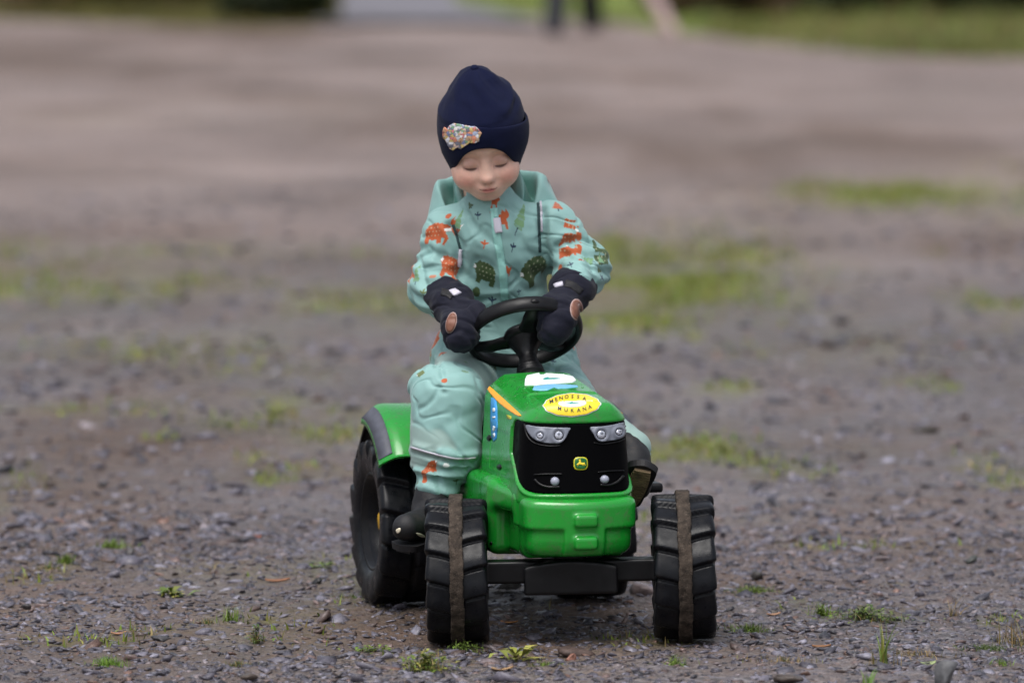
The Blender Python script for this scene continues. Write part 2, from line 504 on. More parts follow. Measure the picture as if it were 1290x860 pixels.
def ground_material():
    m = bpy.data.materials.new("wet_gravel"); m.use_nodes = True
    nt = m.node_tree; N = nt.nodes; L = nt.links; b = N["Principled BSDF"]
    geo = N.new("ShaderNodeNewGeometry")
    at = N.new("ShaderNodeAttribute"); at.attribute_name = "Col"
    sp = N.new("ShaderNodeSeparateColor"); L.new(at.outputs["Color"], sp.inputs[0])
    def noise(s, d=5, r=0.6):
        n = N.new("ShaderNodeTexNoise"); n.inputs["Scale"].default_value = s; n.inputs["Detail"].default_value = d; n.inputs["Roughness"].default_value = r
        L.new(geo.outputs["Position"], n.inputs["Vector"]); return n.outputs[0]
    def ramp(src, stops):
        r = N.new("ShaderNodeValToRGB"); e = r.color_ramp.elements
        while len(e) < len(stops): e.new(0.5)
        for k, (p, c) in enumerate(stops): e[k].position = p; e[k].color = c
        L.new(src, r.inputs[0]); return r.outputs[0]
    def mix(f, a, c, mode='MIX'):
        x = N.new("ShaderNodeMix"); x.data_type = 'RGBA'; x.blend_type = mode
        if isinstance(f, float): x.inputs[0].default_value = f
        else: L.new(f, x.inputs[0])
        for s, v in ((6, a), (7, c)):
            if isinstance(v, tuple): x.inputs[s].default_value = v
            else: L.new(v, x.inputs[s])
        return x.outputs[2]
    def mrange(src, a, b_, c, d):
        r = N.new("ShaderNodeMapRange"); r.inputs[1].default_value = a; r.inputs[2].default_value = b_; r.inputs[3].default_value = c; r.inputs[4].default_value = d
        L.new(src, r.inputs[0]); return r.outputs[0]
    vo = N.new("ShaderNodeTexVoronoi"); vo.inputs["Scale"].default_value = 75
    wv = N.new("ShaderNodeVectorMath"); wv.operation = 'MULTIPLY'; wv.inputs[1].default_value = (1, 0.8, 1.6)
    L.new(geo.outputs["Position"], wv.inputs[0]); L.new(wv.outputs[0], vo.inputs["Vector"])
    vs = N.new("ShaderNodeSeparateColor"); L.new(vo.outputs["Color"], vs.inputs[0])
    vo2 = N.new("ShaderNodeTexVoronoi"); vo2.inputs["Scale"].default_value = 190
    L.new(wv.outputs[0], vo2.inputs["Vector"])
    vs2 = N.new("ShaderNodeSeparateColor"); L.new(vo2.outputs["Color"], vs2.inputs[0])
    stones = ramp(vs.outputs[0], [(0, (.035, .032, .035, 1)), (.22, (.085, .078, .082, 1)), (.45, (.122, .108, .120, 1)), (.62, (.165, .158, .182, 1)), (.78, (.13, .092, .072, 1)), (.9, (.2, .165, .15, 1)), (1, (.24, .235, .25, 1))])
    grit = ramp(vs2.outputs[0], [(0, (.04, .036, .036, 1)), (.4, (.10, .088, .088, 1)), (.75, (.15, .13, .132, 1)), (1, (.24, .22, .22, 1))])
    c = mix(mrange(noise(9, 4), .4, .6, .15, .85), stones, grit)
    soil = ramp(noise(16, 6, .7), [(.3, (.050, .036, .029, 1)), (.5, (.112, .080, .066, 1)), (.7, (.165, .128, .112, 1))])
    c = mix(mrange(noise(3.0, 5), .45, .68, .05, .75), c, soil)
    pinkc = ramp(noise(.8, 9, .75), [(.3, (.145, .106, .090, 1)), (.55, (.235, .185, .168, 1)), (.72, (.29, .245, .23, 1))])
    c = mix(mrange(sp.outputs[1], 0, 1, 0, .92), c, pinkc)
    mossc = ramp(noise(40, 6, .7), [(.3, (.07, .06, .022, 1)), (.5, (.125, .13, .028, 1)), (.7, (.19, .21, .042, 1))])
    mossm = N.new("ShaderNodeMath"); mossm.operation = 'MULTIPLY'; L.new(sp.outputs[0], mossm.inputs[0])
    L.new(mrange(noise(25, 6, .75), .38, .58, .1, 1.15), mossm.inputs[1]); mossm.use_clamp = True
    c = mix(mossm.outputs[0], c, mossc)
    rut_shade_col = ramp(noise(11, 7, .7), [(.3, (.050, .032, .023, 1)), (.5, (.102, .067, .049, 1)), (.7, (.155, .112, .088, 1))])
    rut_shade_mix = mix(mrange(sp.outputs[2], 0, 1, 0, .85), c, rut_shade_col)
    c = rut_shade_mix
    big = mrange(noise(.55, 7, .7), .32, .68, .62, 1.32)
    c = mix(1.0, c, big, 'MULTIPLY')
    hs_ = N.new("ShaderNodeHueSaturation"); hs_.inputs["Saturation"].default_value = 1.15; hs_.inputs["Value"].default_value = .96
    L.new(c, hs_.inputs["Color"]); L.new(hs_.outputs[0], b.inputs["Base Color"])
    L.new(mrange(noise(14, 5), .35, .65, .42, .85), b.inputs["Roughness"])
    b.inputs["Specular IOR Level"].default_value = 0.45
    h = N.new("ShaderNodeMath"); h.operation = 'ADD'
    L.new(mrange(vo.outputs["Distance"], 0, .7, 1, 0), h.inputs[0]); L.new(mrange(noise(170, 5, .7), 0, 1, 0, .8), h.inputs[1])
    bp = N.new("ShaderNodeBump"); bp.inputs["Strength"].default_value = 0.8; bp.inputs["Distance"].default_value = 0.006
    L.new(h.outputs[0], bp.inputs["Height"]); L.new(bp.outputs[0], b.inputs["Normal"])
    return m
M_GROUND = ground_material()
g = obj("ground", V, F, M_GROUND, None, True, np.stack([mm.ravel(), pink.ravel(), np.clip(rut_shade, 0, 1).ravel()], 1))
tag(g, "wet gravel yard of grey and brown crushed stone with mossy patches", kind="structure")

# ------------------------------------------------------------------ loose gravel (nobody could count it)
def ico():
    bm = bmesh.new(); bmesh.ops.create_icosphere(bm, subdivisions=1, radius=1)
    v = np.array([x.co for x in bm.verts]); f = np.array([[a.index for a in t.verts] for t in bm.faces]); bm.free(); return v, f
def ico2():
    bm = bmesh.new(); bmesh.ops.create_icosphere(bm, subdivisions=2, radius=1)
    v = np.array([x.co for x in bm.verts]); f = np.array([[a.index for a in t.verts] for t in bm.faces]); bm.free(); return v, f
ICO, ICO2 = ico(), ico2()
PAL = np.array([(.045, .042, .05), (.08, .075, .087), (.115, .108, .124), (.16, .152, .172), (.22, .215, .24), (.105, .075, .062), (.155, .11, .092), (.18, .15, .142), (.25, .22, .215), (.17, .10, .07)])
PW = np.array([.13, .19, .21, .16, .06, .09, .06, .06, .02, .02]); PW = PW / PW.sum()
def stones(xs, ys, rs, seed, flat=(.16, .42)):
    r = np.random.default_rng(seed); n = len(xs); bv, bf = ICO; k = len(bv)
    P = bv[None] * (1 + r.uniform(-.38, .38, (n, k, 1)))
    P = P + r.uniform(-.12, .12, P.shape)
    P = P * np.stack([r.uniform(.75, 1.35, n), r.uniform(.6, 1.0, n), r.uniform(*flat, n)], 1)[:, None, :]
    t = r.normal(0, .3, n); c, s = np.cos(t)[:, None], np.sin(t)[:, None]
    P = np.stack([P[..., 0] * c - P[..., 2] * s, P[..., 1], P[..., 0] * s + P[..., 2] * c], -1)
    t = r.normal(0, .3, n); c, s = np.cos(t)[:, None], np.sin(t)[:, None]
    P = np.stack([P[..., 0], P[..., 1] * c - P[..., 2] * s, P[..., 1] * s + P[..., 2] * c], -1)
    a = r.uniform(0, 6.28, n); c, s = np.cos(a)[:, None], np.sin(a)[:, None]
    P = np.stack([P[..., 0] * c - P[..., 1] * s, P[..., 0] * s + P[..., 1] * c, P[..., 2]], -1)
    P = P * rs[:, None, None]
    P = P + np.stack([xs, ys, gz(xs, ys) + rs * r.uniform(-.10, .12, n)], 1)[:, None, :]
    F = bf[None] + (np.arange(n) * k)[:, None, None]
    C = PAL[r.choice(len(PAL), n, p=PW)] * np.array([1.0, .97, 1.06]) * r.uniform(.6, 1.3, (n, 1)) * .84
    return P.reshape(-1, 3), F.reshape(-1, 3), np.repeat(C, k, 0)
def wedge(n, y0, y1, seed, pw=1.0):
    r = np.random.default_rng(seed)
    y = y0 + (y1 - y0) * r.uniform(0, 1, n) ** pw
    hw = .0865 * (y + 11) + .18
    return r.uniform(-1, 1, n) * hw, y
M_STONE = mat("stone", attr=True, rough=.42, spec=.5, var=.3, vscale=130, bump=.5, bscale=400, rvar=.2)
parts = []
for n, y0, y1, md, sg, seed, pw in [(25000, -.75, 1.8, .0054, .45, 1, 1.0), (5200, -.75, 2.2, .0098, .35, 2, 1.0), (4200, 1.6, 7, .0125, .4, 3, 1.25), (1500, 6, 15, .018, .35, 4, 1.2), (170, -.7, 2.4, .018, .25, 5, 1.0)]:
    xs, ys = wedge(n, y0, y1, seed, pw)
    cl = fbm(xs * 2.2, ys * 2.2, 77, 3)
    keep = np.random.default_rng(seed + 50).uniform(0, 1, n) < np.clip(.85 + 1.1 * cl, .4, 1)
    keep &= ~((np.abs(xs) < 3) & (moss_mask(xs, ys) > .55) & (ys > 1.5))
    xs, ys = xs[keep], ys[keep]
    rs = md * np.exp(np.random.default_rng(seed + 90).normal(0, sg, len(xs)))
    rs = np.minimum(rs, md * 2.3)
    # the wheels press stones down where they stand
    for wx in (-.1, .3175): 
        d = np.hypot((xs - wx) / .09, ys / .06); rs = np.where(d < 1, rs * .5, rs)
    parts.append(stones(xs, ys, rs, seed))
off = 0; Vs, Fs, Cs = [], [], []
for v, f, c in parts: Vs.append(v); Fs.append(f + off); Cs.append(c); off += len(v)
g = obj("gravel", np.concatenate(Vs), np.concatenate(Fs), M_STONE, None, False, np.concatenate(Cs))
tag(g, "loose wet crushed stone scattered over the yard", "gravel", kind="stuff")

# ================================================================== TOY TRACTOR
YAW = R(13.5)
TM = np.array(Matrix.Translation((0.107, 0, 0)) @ Matrix.Rotation(YAW, 4, 'Z'))
TI = np.linalg.inv(TM)
def toL(p): return (TI @ np.array([*p, 1.0]))[:3]
def toW(V): return (np.c_[V, np.ones(len(V))] @ TM.T)[:, :3]
M_GREEN = mat("green_plastic", lin(24, 138, 42), rough=.26, spec=.5, coat=.35, var=.08, vscale=8, bump=.05, bscale=260, rvar=.10, dirt=(.10, .085, .065, 1), dirt_amt=.42, dscale=75)
M_BLACKP = mat("black_plastic", (.0045, .0045, .0055, 1), rough=.4, spec=.25, rvar=.12, vscale=25, dirt=(.06, .05, .045, 1), dirt_amt=.05, dscale=70)
M_GRILLE = mat("black_grille_plastic", (.0014, .0014, .0018, 1), rough=.5, spec=.04, rvar=.08, vscale=30)
M_TYRE = mat("tyre_rubber", (.0042, .0047, .0066, 1), rough=.36, spec=.2, var=.3, vscale=30, rvar=.12, bump=.1, bscale=350, dirt=(.07, .06, .052, 1), dirt_amt=.1, dscale=55)
M_STRIP = mat("muddy_rubber_strip", (.040, .030, .023, 1), rough=.85, spec=.25, var=.6, vscale=70, bump=.9, bscale=380, dirt=(.11, .085, .066, 1), dirt_amt=.8, dscale=120)
M_YELLOW = mat("yellow_plastic", lin(235, 180, 30), rough=.4, dirt=(.09, .075, .055, 1), dirt_amt=.4)
M_ORANGE = mat("orange_decal", lin(240, 165, 30), rough=.35)
M_GREYP = mat("grey_plastic", lin(120, 124, 136), rough=.3, spec=.6)
M_GREYR = mat("grey_rubber_band", lin(74, 76, 86), rough=.6, var=.2, vscale=60)
M_LENS = mat("clear_lamp_lens", lin(205, 208, 220), rough=.12, spec=.8, metal=.35)
M_FOG = mat("grey_lamp_dome", lin(150, 153, 168), rough=.3)
M_WHITE = mat("white_sticker", lin(232, 236, 240), rough=.35)
M_BLUE = mat("blue_sticker", lin(60, 150, 215), rough=.35)
M_LBLUE = mat("light_blue_sticker", lin(120, 185, 235), rough=.35)
M_STYEL = mat("yellow_sticker", lin(245, 215, 50), rough=.35)
M_INK = mat("black_ink", (.02, .022, .03, 1), rough=.45)
M_TEALINK = mat("teal_ink", lin(40, 150, 140), rough=.45)
M_DGREEN = mat("dark_green_badge", lin(20, 96, 40), rough=.35)
M_LEMON = mat("yellow_badge_edge", lin(190, 185, 40), rough=.35)

tractor = empty("toy_tractor", (0.107, 0, 0), (0, 0, YAW), label="green and black child's pedal tractor with stickers on its bonnet, ridden by the child", cat="toy tractor")

def hood0(x, y, z):
    side = np.abs(x) - (.1005 + .05 * np.clip(.43 - z, -.1, .16))
    front = (-.097 + 2.3 * x * x + .12 * (z - .28)) - y
    top = z - (.4515 + .088 * (y + .07) - .75 * x * x - 0.62 * np.maximum(np.abs(x) - .062, 0))
    rear = y - .285
    d = smax(side, front, .045)
    d = smax(d, top, .018)
    d = smax(d, rear, .03)
    return smax(d, .262 - z, .01)
def gzone(x, y, z):
    yl = .03 + 1.25 * np.minimum(z - .352, 0)
    return smax(smax(.287 - z, z - (.4145 + .02 * np.minimum(y + .09, .1)), .004), y - yl, .03)
def hoodf(x, y, z):
    h = hood0(x, y, z); g_ = gzone(x, y, z)
    h = h - .0028 * np.exp(-((g_ - .0045) / .0035) ** 2) * (z < .405)
    # raised rib running back from the lower corner of the black front
    cut = np.maximum(g_, -(h + .0045))
    # top panel, pressed in a little
    pan = np.maximum(np.maximum(np.abs(x) - (.074 - .12 * np.maximum(y, 0)), -.052 - y), y - .055)
    h = h + .0026 * smooth(.002, -.002, pan) * (z > .43)
    # crease along the flank
    h = h + .0015 * smooth(.003, -.003, np.maximum(np.maximum(y - .2, .06 - y), np.maximum(z - .385, .31 - z))) * (np.abs(x) > .07)
    return smax(h, -cut, .003)
B = lambda f, lo, hi: (f, np.array(lo, float), np.array(hi, float))
sd = Sdf().add(B(hoodf, (-.125, -.12, .255), (.125, .3, .5)))
HV, HQ = sd.mesh(.0028, .012)
obj("hood", HV, HQ, M_GREEN, tractor)
sd = Sdf().add(B(lambda x, y, z: smax(smax(hood0(x, y, z) + .0022, gzone(x, y, z), .002), -(hood0(x, y, z) + .02), .002), (-.125, -.12, .27), (.125, .06, .43)))
GV, GQ = sd.mesh(.0026, .012)
grille = obj("front_grille", GV, GQ, M_GRILLE, tractor)

def bumper(x, y, z):
    low = smooth(.226, .218, z); outer = smooth(.036, .042, np.abs(x))
    front = (-.119 + 2.6 * x * x + .008 * low * outer + .25 * np.maximum(.20 - z, 0)) - y
    side = np.abs(x) - (.1085 - .010 * low + .12 * np.clip(y + .02, -.02, .12) * (1 - low)) 
    top = z - (.2765 + .08 * (y + .1))
    d = smax(front, side, .02)
    d = smax(d, top, .016)
    d = smax(d, .171 - z, .022)
    return smax(d, y - .0, .012)
sd = Sdf().add(B(bumper, (-.13, -.135, .16), (.13, .01, .295)))
for zz in (.2395, .1985):
    sd.add(rbox((0, -.117, zz), (.0215, .012, .0115), .0055), .006)
sd.add(rbox((0, .05, .225), (.095, .09, .062), .012), .01)
sd.add(B(lambda x, y, z: smax(smax(np.abs(x) - (.1085 + .18 * np.clip(y, 0, .11)), np.abs(y - .07) - .09, .01), smax(z - (.2765 + .08 * (y + .1)), .243 - z, .012), .016), (-.14, -.03, .235), (.14, .17, .3)), .008)
sd.add(rbox((0, .27, .226), (.129, .175, .071), .018), .014)
sd.add(rbox((0, .58, .24), (.105, .19, .10), .025), .03)
sd.add(rbox((0, .29, .30), (.06, .1, .06), .02), .02)
CV, CQ = sd.mesh(.0038, .012)
obj("chassis", CV, CQ, M_GREEN, tractor)
sd = Sdf().add(rbox((0, .55, .345), (.115, .11, .02), .018)).add(rbox((0, .66, .42), (.105, .018, .085), .018), .04)
v, q = sd.mesh(.006, .012); obj("seat", v, q, M_BLACKP, tractor)

BV_HOOD = bvh_of(toW(HV), HQ); BV_GRILLE = bvh_of(toW(GV), GQ); BV_CH = bvh_of(toW(CV), CQ)
def hit_px(*bvhs):
    def h(px, py):
        best = None; d = Vector(ray(px, py)); o = Vector(CAM)
        for b_ in bvhs:
            loc, n, i_, dist = b_.ray_cast(o, d)
            if loc is not None and (best is None or dist < best[2]): best = (np.array(loc), np.array(n), dist)
        if best is None:      # just past an edge: nearest point of the surface
            p = o + d * 11.0
            best = min(((np.array(l), np.array(n), dd) for l, n, i_, dd in (b_.find_nearest(p) for b_ in bvhs)), key=lambda t: t[2])
        n = best[1]
        if n @ np.array(d) > 0: n = -n
        return best[0], n
    return h
HH, HG, HC = hit_px(BV_HOOD), hit_px(BV_GRILLE), hit_px(BV_CH, BV_HOOD)

# ---- head lamps: grey housings with two round lamps each
def lamps(outline, rounds, name="headlight"):
    o_ = spline(outline, 3)
    def rel(u, v):
        r = .0012
        for cx, cy, rad in rounds:
            d = math.hypot((u - cx), (v - cy)) / rad
            r += .0030 * math.exp(-((d - 1.45) / .5) ** 2) - .002 * math.exp(-(d / 1.0) ** 2)
        return r
    hd = decal(name, o_, HG, M_GREYP, tractor, 1.6, .0008, rel, TI, .003)
    for cx, cy, rad in rounds:
        circ = [(cx + rad * 1.22 * math.cos(t), cy + rad * 1.22 * math.sin(t)) for t in np.linspace(0, 2 * math.pi, 20, endpoint=False)]
        decal("lamp_ring", circ, HG, M_INK, hd, 2.5, .0030, None, TI, .003)
        circ = [(cx + rad * .84 * math.cos(t), cy + rad * .84 * math.sin(t)) for t in np.linspace(0, 2 * math.pi, 18, endpoint=False)]
        decal("lamp_lens", circ, HG, M_LENS, hd, 1.6, .0036, lambda u, v: .0022 * max(0, 1 - ((u - cx) ** 2 + (v - cy) ** 2) / rad ** 2) + .0009 * math.sin((v - cy) * 2.2), TI, .002)
        circ = [(cx + rad * .3 * math.cos(t), cy - rad * .25 + rad * .3 * math.sin(t)) for t in np.linspace(0, 2 * math.pi, 10, endpoint=False)]
        decal("lamp_bulb", circ, HG, M_GREYP, hd, 1.2, .0062, None, TI, .002)
lamps([(663, 535.5), (676, 537), (692, 538), (704, 538.5), (718, 538.8), (716, 544), (712, 552), (706, 557.5), (698, 558.4), (684, 557), (674, 553), (667, 546)], [(681, 548.5, 4.0), (703.8, 548, 5.8)])
lamps([(743.5, 538), (756, 537), (771, 535), (788, 531.8), (788, 540), (786, 548), (780, 552.5), (770, 554.5), (757, 556), (751, 553), (747, 546)], [(756.6, 547, 5.8), (778.3, 544, 4.0)])
# dark rims just under the lamps
def line_decal(name, pts, w, hit, mt, parent, lift, step=2.0):
    P = np.array(spline(pts, 5, False)); T_ = np.gradient(P, axis=0); T_ /= np.linalg.norm(T_, axis=1, keepdims=True)
    n = np.stack([-T_[:, 1], T_[:, 0]], 1) * w / 2
    return decal(name, [tuple(p) for p in P + n] + [tuple(p) for p in (P - n)[::-1]], hit, mt, parent, step, lift, None, TI, .0015)
for pts in ([(661, 534), (664, 548), (673, 557.5), (690, 561.5), (706, 561)], [(748, 557.5), (760, 559), (777, 556.5), (786, 553)]):
    line_decal("lamp_rim", pts, 1.3, HG, M_BLACKP, tractor, .0016)
# fog lamps in moulded eyelids
for (cx, cy, rad), lid, brow in [((699, 606, 5.6), [(674, 603.5), (680, 609.5), (690, 613), (705, 613)], [(673, 597.5), (690, 596.8), (708, 596.8)]),
                                 ((761.5, 603.5, 5.3), [(756, 610.5), (768, 610.5), (778, 606), (784.5, 599)], [(753, 594.5), (768, 593), (785, 592.5)])]:
    f = decal("fog_light", [(cx + rad * math.cos(t), cy + rad * math.sin(t)) for t in np.linspace(0, 2 * math.pi, 22, endpoint=False)], HG, M_FOG, tractor, 1.5, .001,
              lambda u, v: .0065 * math.sqrt(max(0, 1 - ((u - cx) ** 2 + (v - cy) ** 2) / rad ** 2)), TI, .002)
    line_decal("fog_light_lid", lid, 2.6, HG, M_BLACKP, tractor, .0035)
    line_decal("fog_light_brow", brow, 1.4, HG, M_BLACKP, tractor, .0028)
# badge: rounded square, yellow edge, leaping deer
def rsq(cx, cy, w, h, n=3.2, k=28):
    return [(cx + w * abs(math.cos(t)) ** (2 / n) * (1 if math.cos(t) > 0 else -1), cy + h * abs(math.sin(t)) ** (2 / n) * (1 if math.sin(t) > 0 else -1)) for t in np.linspace(0, 2 * math.pi, k, endpoint=False)]
badge = decal("badge", rsq(731.4, 583.6, 8.9, 8.3), HG, M_LEMON, tractor, 2.2, .0012, None, TI, .002)
decal("badge_field", rsq(731.4, 583.5, 7.5, 6.9), HG, M_DGREEN, badge, 2.2, .0019, None, TI, .0008)
deer = [(726.2, 584.8), (727.6, 583.4), (729.0, 582.4), (729.6, 580.6), (729.0, 579.6), (728.6, 578.2), (729.4, 579.0), (730.0, 579.3), (730.5, 578.0), (730.7, 579.4), (731.4, 580.0), (731.6, 580.9),
        (730.9, 581.3), (731.4, 582.2), (733.2, 582.6), (735.2, 582.7), (736.0, 582.3), (735.9, 583.3), (736.6, 584.6), (737.6, 586.4), (736.6, 585.7), (735.2, 584.7), (733.8, 584.8), (735.0, 586.2), (734.2, 586.0), (732.6, 584.9), (730.6, 584.7), (729.2, 584.6), (728.0, 585.8), (726.8, 586.6), (727.8, 585.0), (726.8, 585.2)]
deer = [(731.6 + (x - 731.6) * 1.02, 582.9 + (y - 582.9) * 1.08) for x, y in deer]
decal("badge_deer", deer, HG, M_STYEL, badge, 1.2, .0026, None, TI, .0006)

# ---- stickers on the bonnet
sy = []
for t in np.linspace(0, 2 * math.pi, 72, endpoint=False):
    w_ = 1 + .018 * math.cos(12 * t)
    ct, st = math.cos(t), math.sin(t)
    sy.append((720.5 + 36.5 * w_ * ct - 0.0 * st, 510.0 + (14.6 if st < 0 else 14.8) * w_ * math.copysign(abs(st) ** 1.12, st) - 1.1 * ct))
stk_w = decal("yellow_sticker", sy, HH, M_WHITE, tractor, .9, .0009, None, TI, .0012)
stk = decal("sticker_field", [(720.5 + (x - 720.5) * .962, 509.9 + (y - 509.9) * .93) for x, y in sy], HH, M_STYEL, stk_w, .9, .0015, None, TI, .0003)
decal("sticker_eye", [(721 + 17.5 * math.cos(t), 508.6 + 4.6 * math.sin(t) - .02 * 17 * math.cos(t)) for t in np.linspace(0, 2 * math.pi, 32, endpoint=False)], HH, M_WHITE, stk_w, .9, .0021, None, TI, .0003)
decal("sticker_swoosh", [(711, 509.2), (716, 508.6), (719, 507.9), (721.5, 507.2), (721, 508.3), (726, 508.0), (731, 508.4), (725, 509.0), (720.6, 509.4), (718, 509.9), (717.5, 509.1)], HH, M_TEALINK, stk_w, .6, .0026, None, TI, .0003)
def letter_mesh(ch):
    cu = bpy.data.curves.new("glyph", 'FONT'); cu.body = ch; cu.size = 1.0; cu.resolution_u = 3; cu.align_x = 'CENTER'; cu.offset = .007
    o = bpy.data.objects.new("glyph", cu); COL.objects.link(o)
    dg = bpy.context.evaluated_depsgraph_get(); dg.update()
    me = o.evaluated_get(dg).to_mesh()
    v = np.array([x.co[:2] for x in me.vertices]); f = [list(p.vertices) for p in me.polygons]
    o.evaluated_get(dg).to_mesh_clear(); bpy.data.objects.remove(o); bpy.data.curves.remove(cu)
    return v, f
def lettering(name, items, hit, mt, parent, lift):
    """items: (character, function of glyph x, y -> sticker u, v)"""
    V = []; F = []
    for ch, fn in items:
        v, f = letter_mesh(ch); n0 = len(V)
        for a, b_ in v:
            p, n = hit(*fn(a, b_)); V.append(p + n * lift)
        F += [[i + n0 for i in t] for t in f]
    V = np.array(V); V = (np.c_[V, np.ones(len(V))] @ TI.T)[:, :3]
    return obj(name, V, F, mt, parent, False)
def placed(word, pts, sx, sy_):
    it = []; P = np.array(pts)
    for k, ch in enumerate(word):
        d = P[min(k + 1, len(P) - 1)] - P[max(k - 1, 0)]; sl_ = math.atan2(d[1], d[0])
        def fn(a, b_, c=P[k], s=sl_): return c[0] + a * sx + b_ * sy_ * math.sin(s) * .8, c[1] + a * sx * math.tan(s) - (b_ - .36) * sy_
        it.append((ch, fn))
    return it
lettering("sticker_lettering", placed("MENOSSA", [(695.2, 506.6), (701.2, 504.4), (707.2, 502.5), (714, 501), (721, 500.6), (728, 501.1), (735.8, 503.2)], 6.6, 6.0), HH, M_INK, stk_w, .0027)
lettering("sticker_lettering", placed("MUKANA", [(704.5, 514.6), (712.6, 516.0), (720.6, 516.8), (728.8, 516.4), (736.2, 515.0), (743, 512.8)], 6.6, 6.0), HH, M_INK, stk_w, .0027)
ws = [(661, 485), (661.5, 478), (664, 473.5), (679, 470.2), (680.5, 472.5), (685, 472.3), (688, 470.6), (710, 472), (722, 475), (725.5, 479.5), (722, 481.5), (700, 483.2), (690, 483.6), (676, 485), (668, 484.6)]
wst = decal("white_sticker", ws, HH, M_WHITE, tractor, .9, .0018, None, TI, .0015)
decal("sticker_print", [(684, 478.4), (687, 477), (691, 476.2), (690.6, 477.4), (700, 477.2), (706, 478), (697, 478.8), (690, 479), (686, 479.4)], HH, M_TEALINK, wst, .5, .0025, None, TI, .0003)
bst = decal("blue_sticker", [(671, 490.8), (673, 486.8), (684, 485.4), (697, 484.2), (712, 484.6), (727, 485.6), (728, 487.3), (716, 488.6), (703, 489.2), (698, 487.8), (690, 491.2), (680, 491.6)], HH, M_LBLUE, tractor, .9, .0010, None, TI, .001)
sb = decal("flank_sticker", [(618.5, 501), (625, 501), (626.5, 515), (627, 540), (625.5, 553), (622, 556), (619.5, 551), (618, 530)], HH, M_BLUE, tractor, 3.0, .0009, None, TI, .001)
for pl in ([(622, 536), (624.5, 538), (624, 541), (622.3, 544), (621.2, 541)], [(621.5, 546), (623.8, 545), (624.2, 549), (622.4, 551.5)], [(621, 524.5), (624.5, 524), (624.5, 526.5), (621, 527)], [(621.2, 514), (624.2, 513.7), (624.2, 518), (621.4, 518.4)]):
    decal("sticker_print", pl, HH, M_WHITE, sb, 1.5, .0016, None, TI, .0003)
stripe = decal("orange_stripe", spline([(614.5, 487), (617, 486.5), (630, 498), (645, 511.5), (655.5, 521.5), (656, 524), (652, 523.5), (640, 516), (626, 504.5), (614.5, 490.5)], 3), HH, M_ORANGE, tractor, 1.0, .0014, None, TI, .001)
me = stripe.data.copy(); 
co = np.zeros(len(me.vertices) * 3, np.float32); me.vertices.foreach_get("co", co); co = co.reshape(-1, 3); co[:, 0] *= -1; me.vertices.foreach_set("co", co.ravel()); me.flip_normals(); me.update()
link("orange_stripe", me, None, tractor)
decal("yellow_mark", [(638.5, 522), (644, 524), (644, 528), (638.8, 527)], HH, M_LEMON, tractor, 2.0, .0008, None, TI, .001)
for cx, cy, r_ in ((616.5, 551.5, 3.2), (629.5, 588, 3.2), (619, 684, 2.0)):
    decal("screw", [(cx + .8 * r_ * math.cos(t), cy + 1.25 * r_ * math.sin(t)) for t in np.linspace(0, 2 * math.pi, 14, endpoint=False)], HC, M_BLACKP, tractor, 1.5, .001,
          lambda u, v: .003 * max(0, 1 - ((u - cx) ** 2 + (v - cy) ** 2) / r_ ** 2), TI, .002)

# ---- rain drops standing on the bonnet (too many to count)
M_DROP = bpy.data.materials.new("water_drop"); M_DROP.use_nodes = True
_b = M_DROP.node_tree.nodes["Principled BSDF"]; _b.inputs["Roughness"].default_value = .02; _b.inputs["Transmission Weight"].default_value = 1; _b.inputs["IOR"].default_value = 1.33
rd = np.random.default_rng(77); DV, DF = [], []
dome = [(0, 0, 1.0)] + [(math.cos(a) * r_, math.sin(a) * r_, z_) for r_, z_ in ((.55, .82), (.88, .45), (1, .0)) for a in np.linspace(0, 2 * math.pi, 8, endpoint=False)]
dfc = [[0, 1 + i, 1 + (i + 1) % 8] for i in range(8)] + [[1 + k * 8 + i, 9 + k * 8 + i, 9 + k * 8 + (i + 1) % 8, 1 + k * 8 + (i + 1) % 8] for k in range(2) for i in range(8)]
for k in range(330):
    px, py = (rd.uniform(612, 662), rd.uniform(474, 503)) if k < 210 else (rd.uniform(625, 785), rd.uniform(474, 520))
    loc, n, i_, d_ = BV_HOOD.ray_cast(Vector(CAM), Vector(ray(px, py)))
    if loc is None or n.z < .35 or abs(px - 721) < 40 and abs(py - 510) < 18: continue
    r_ = .0009 * math.exp(rd.normal(0, .4)) + .0004; q = n.to_track_quat('Z', 'Y'); i0 = len(DV)
    for v in dome: DV.append(np.array(loc + q @ Vector((v[0] * r_, v[1] * r_ * rd.uniform(.95, 1.05), v[2] * r_ * .55))))
    DF += [[i0 + i for i in f] for f in dfc]
tag(obj("water_drops", (np.c_[np.array(DV), np.ones(len(DV))] @ TI.T)[:, :3], DF, M_DROP, tractor), kind="stuff")
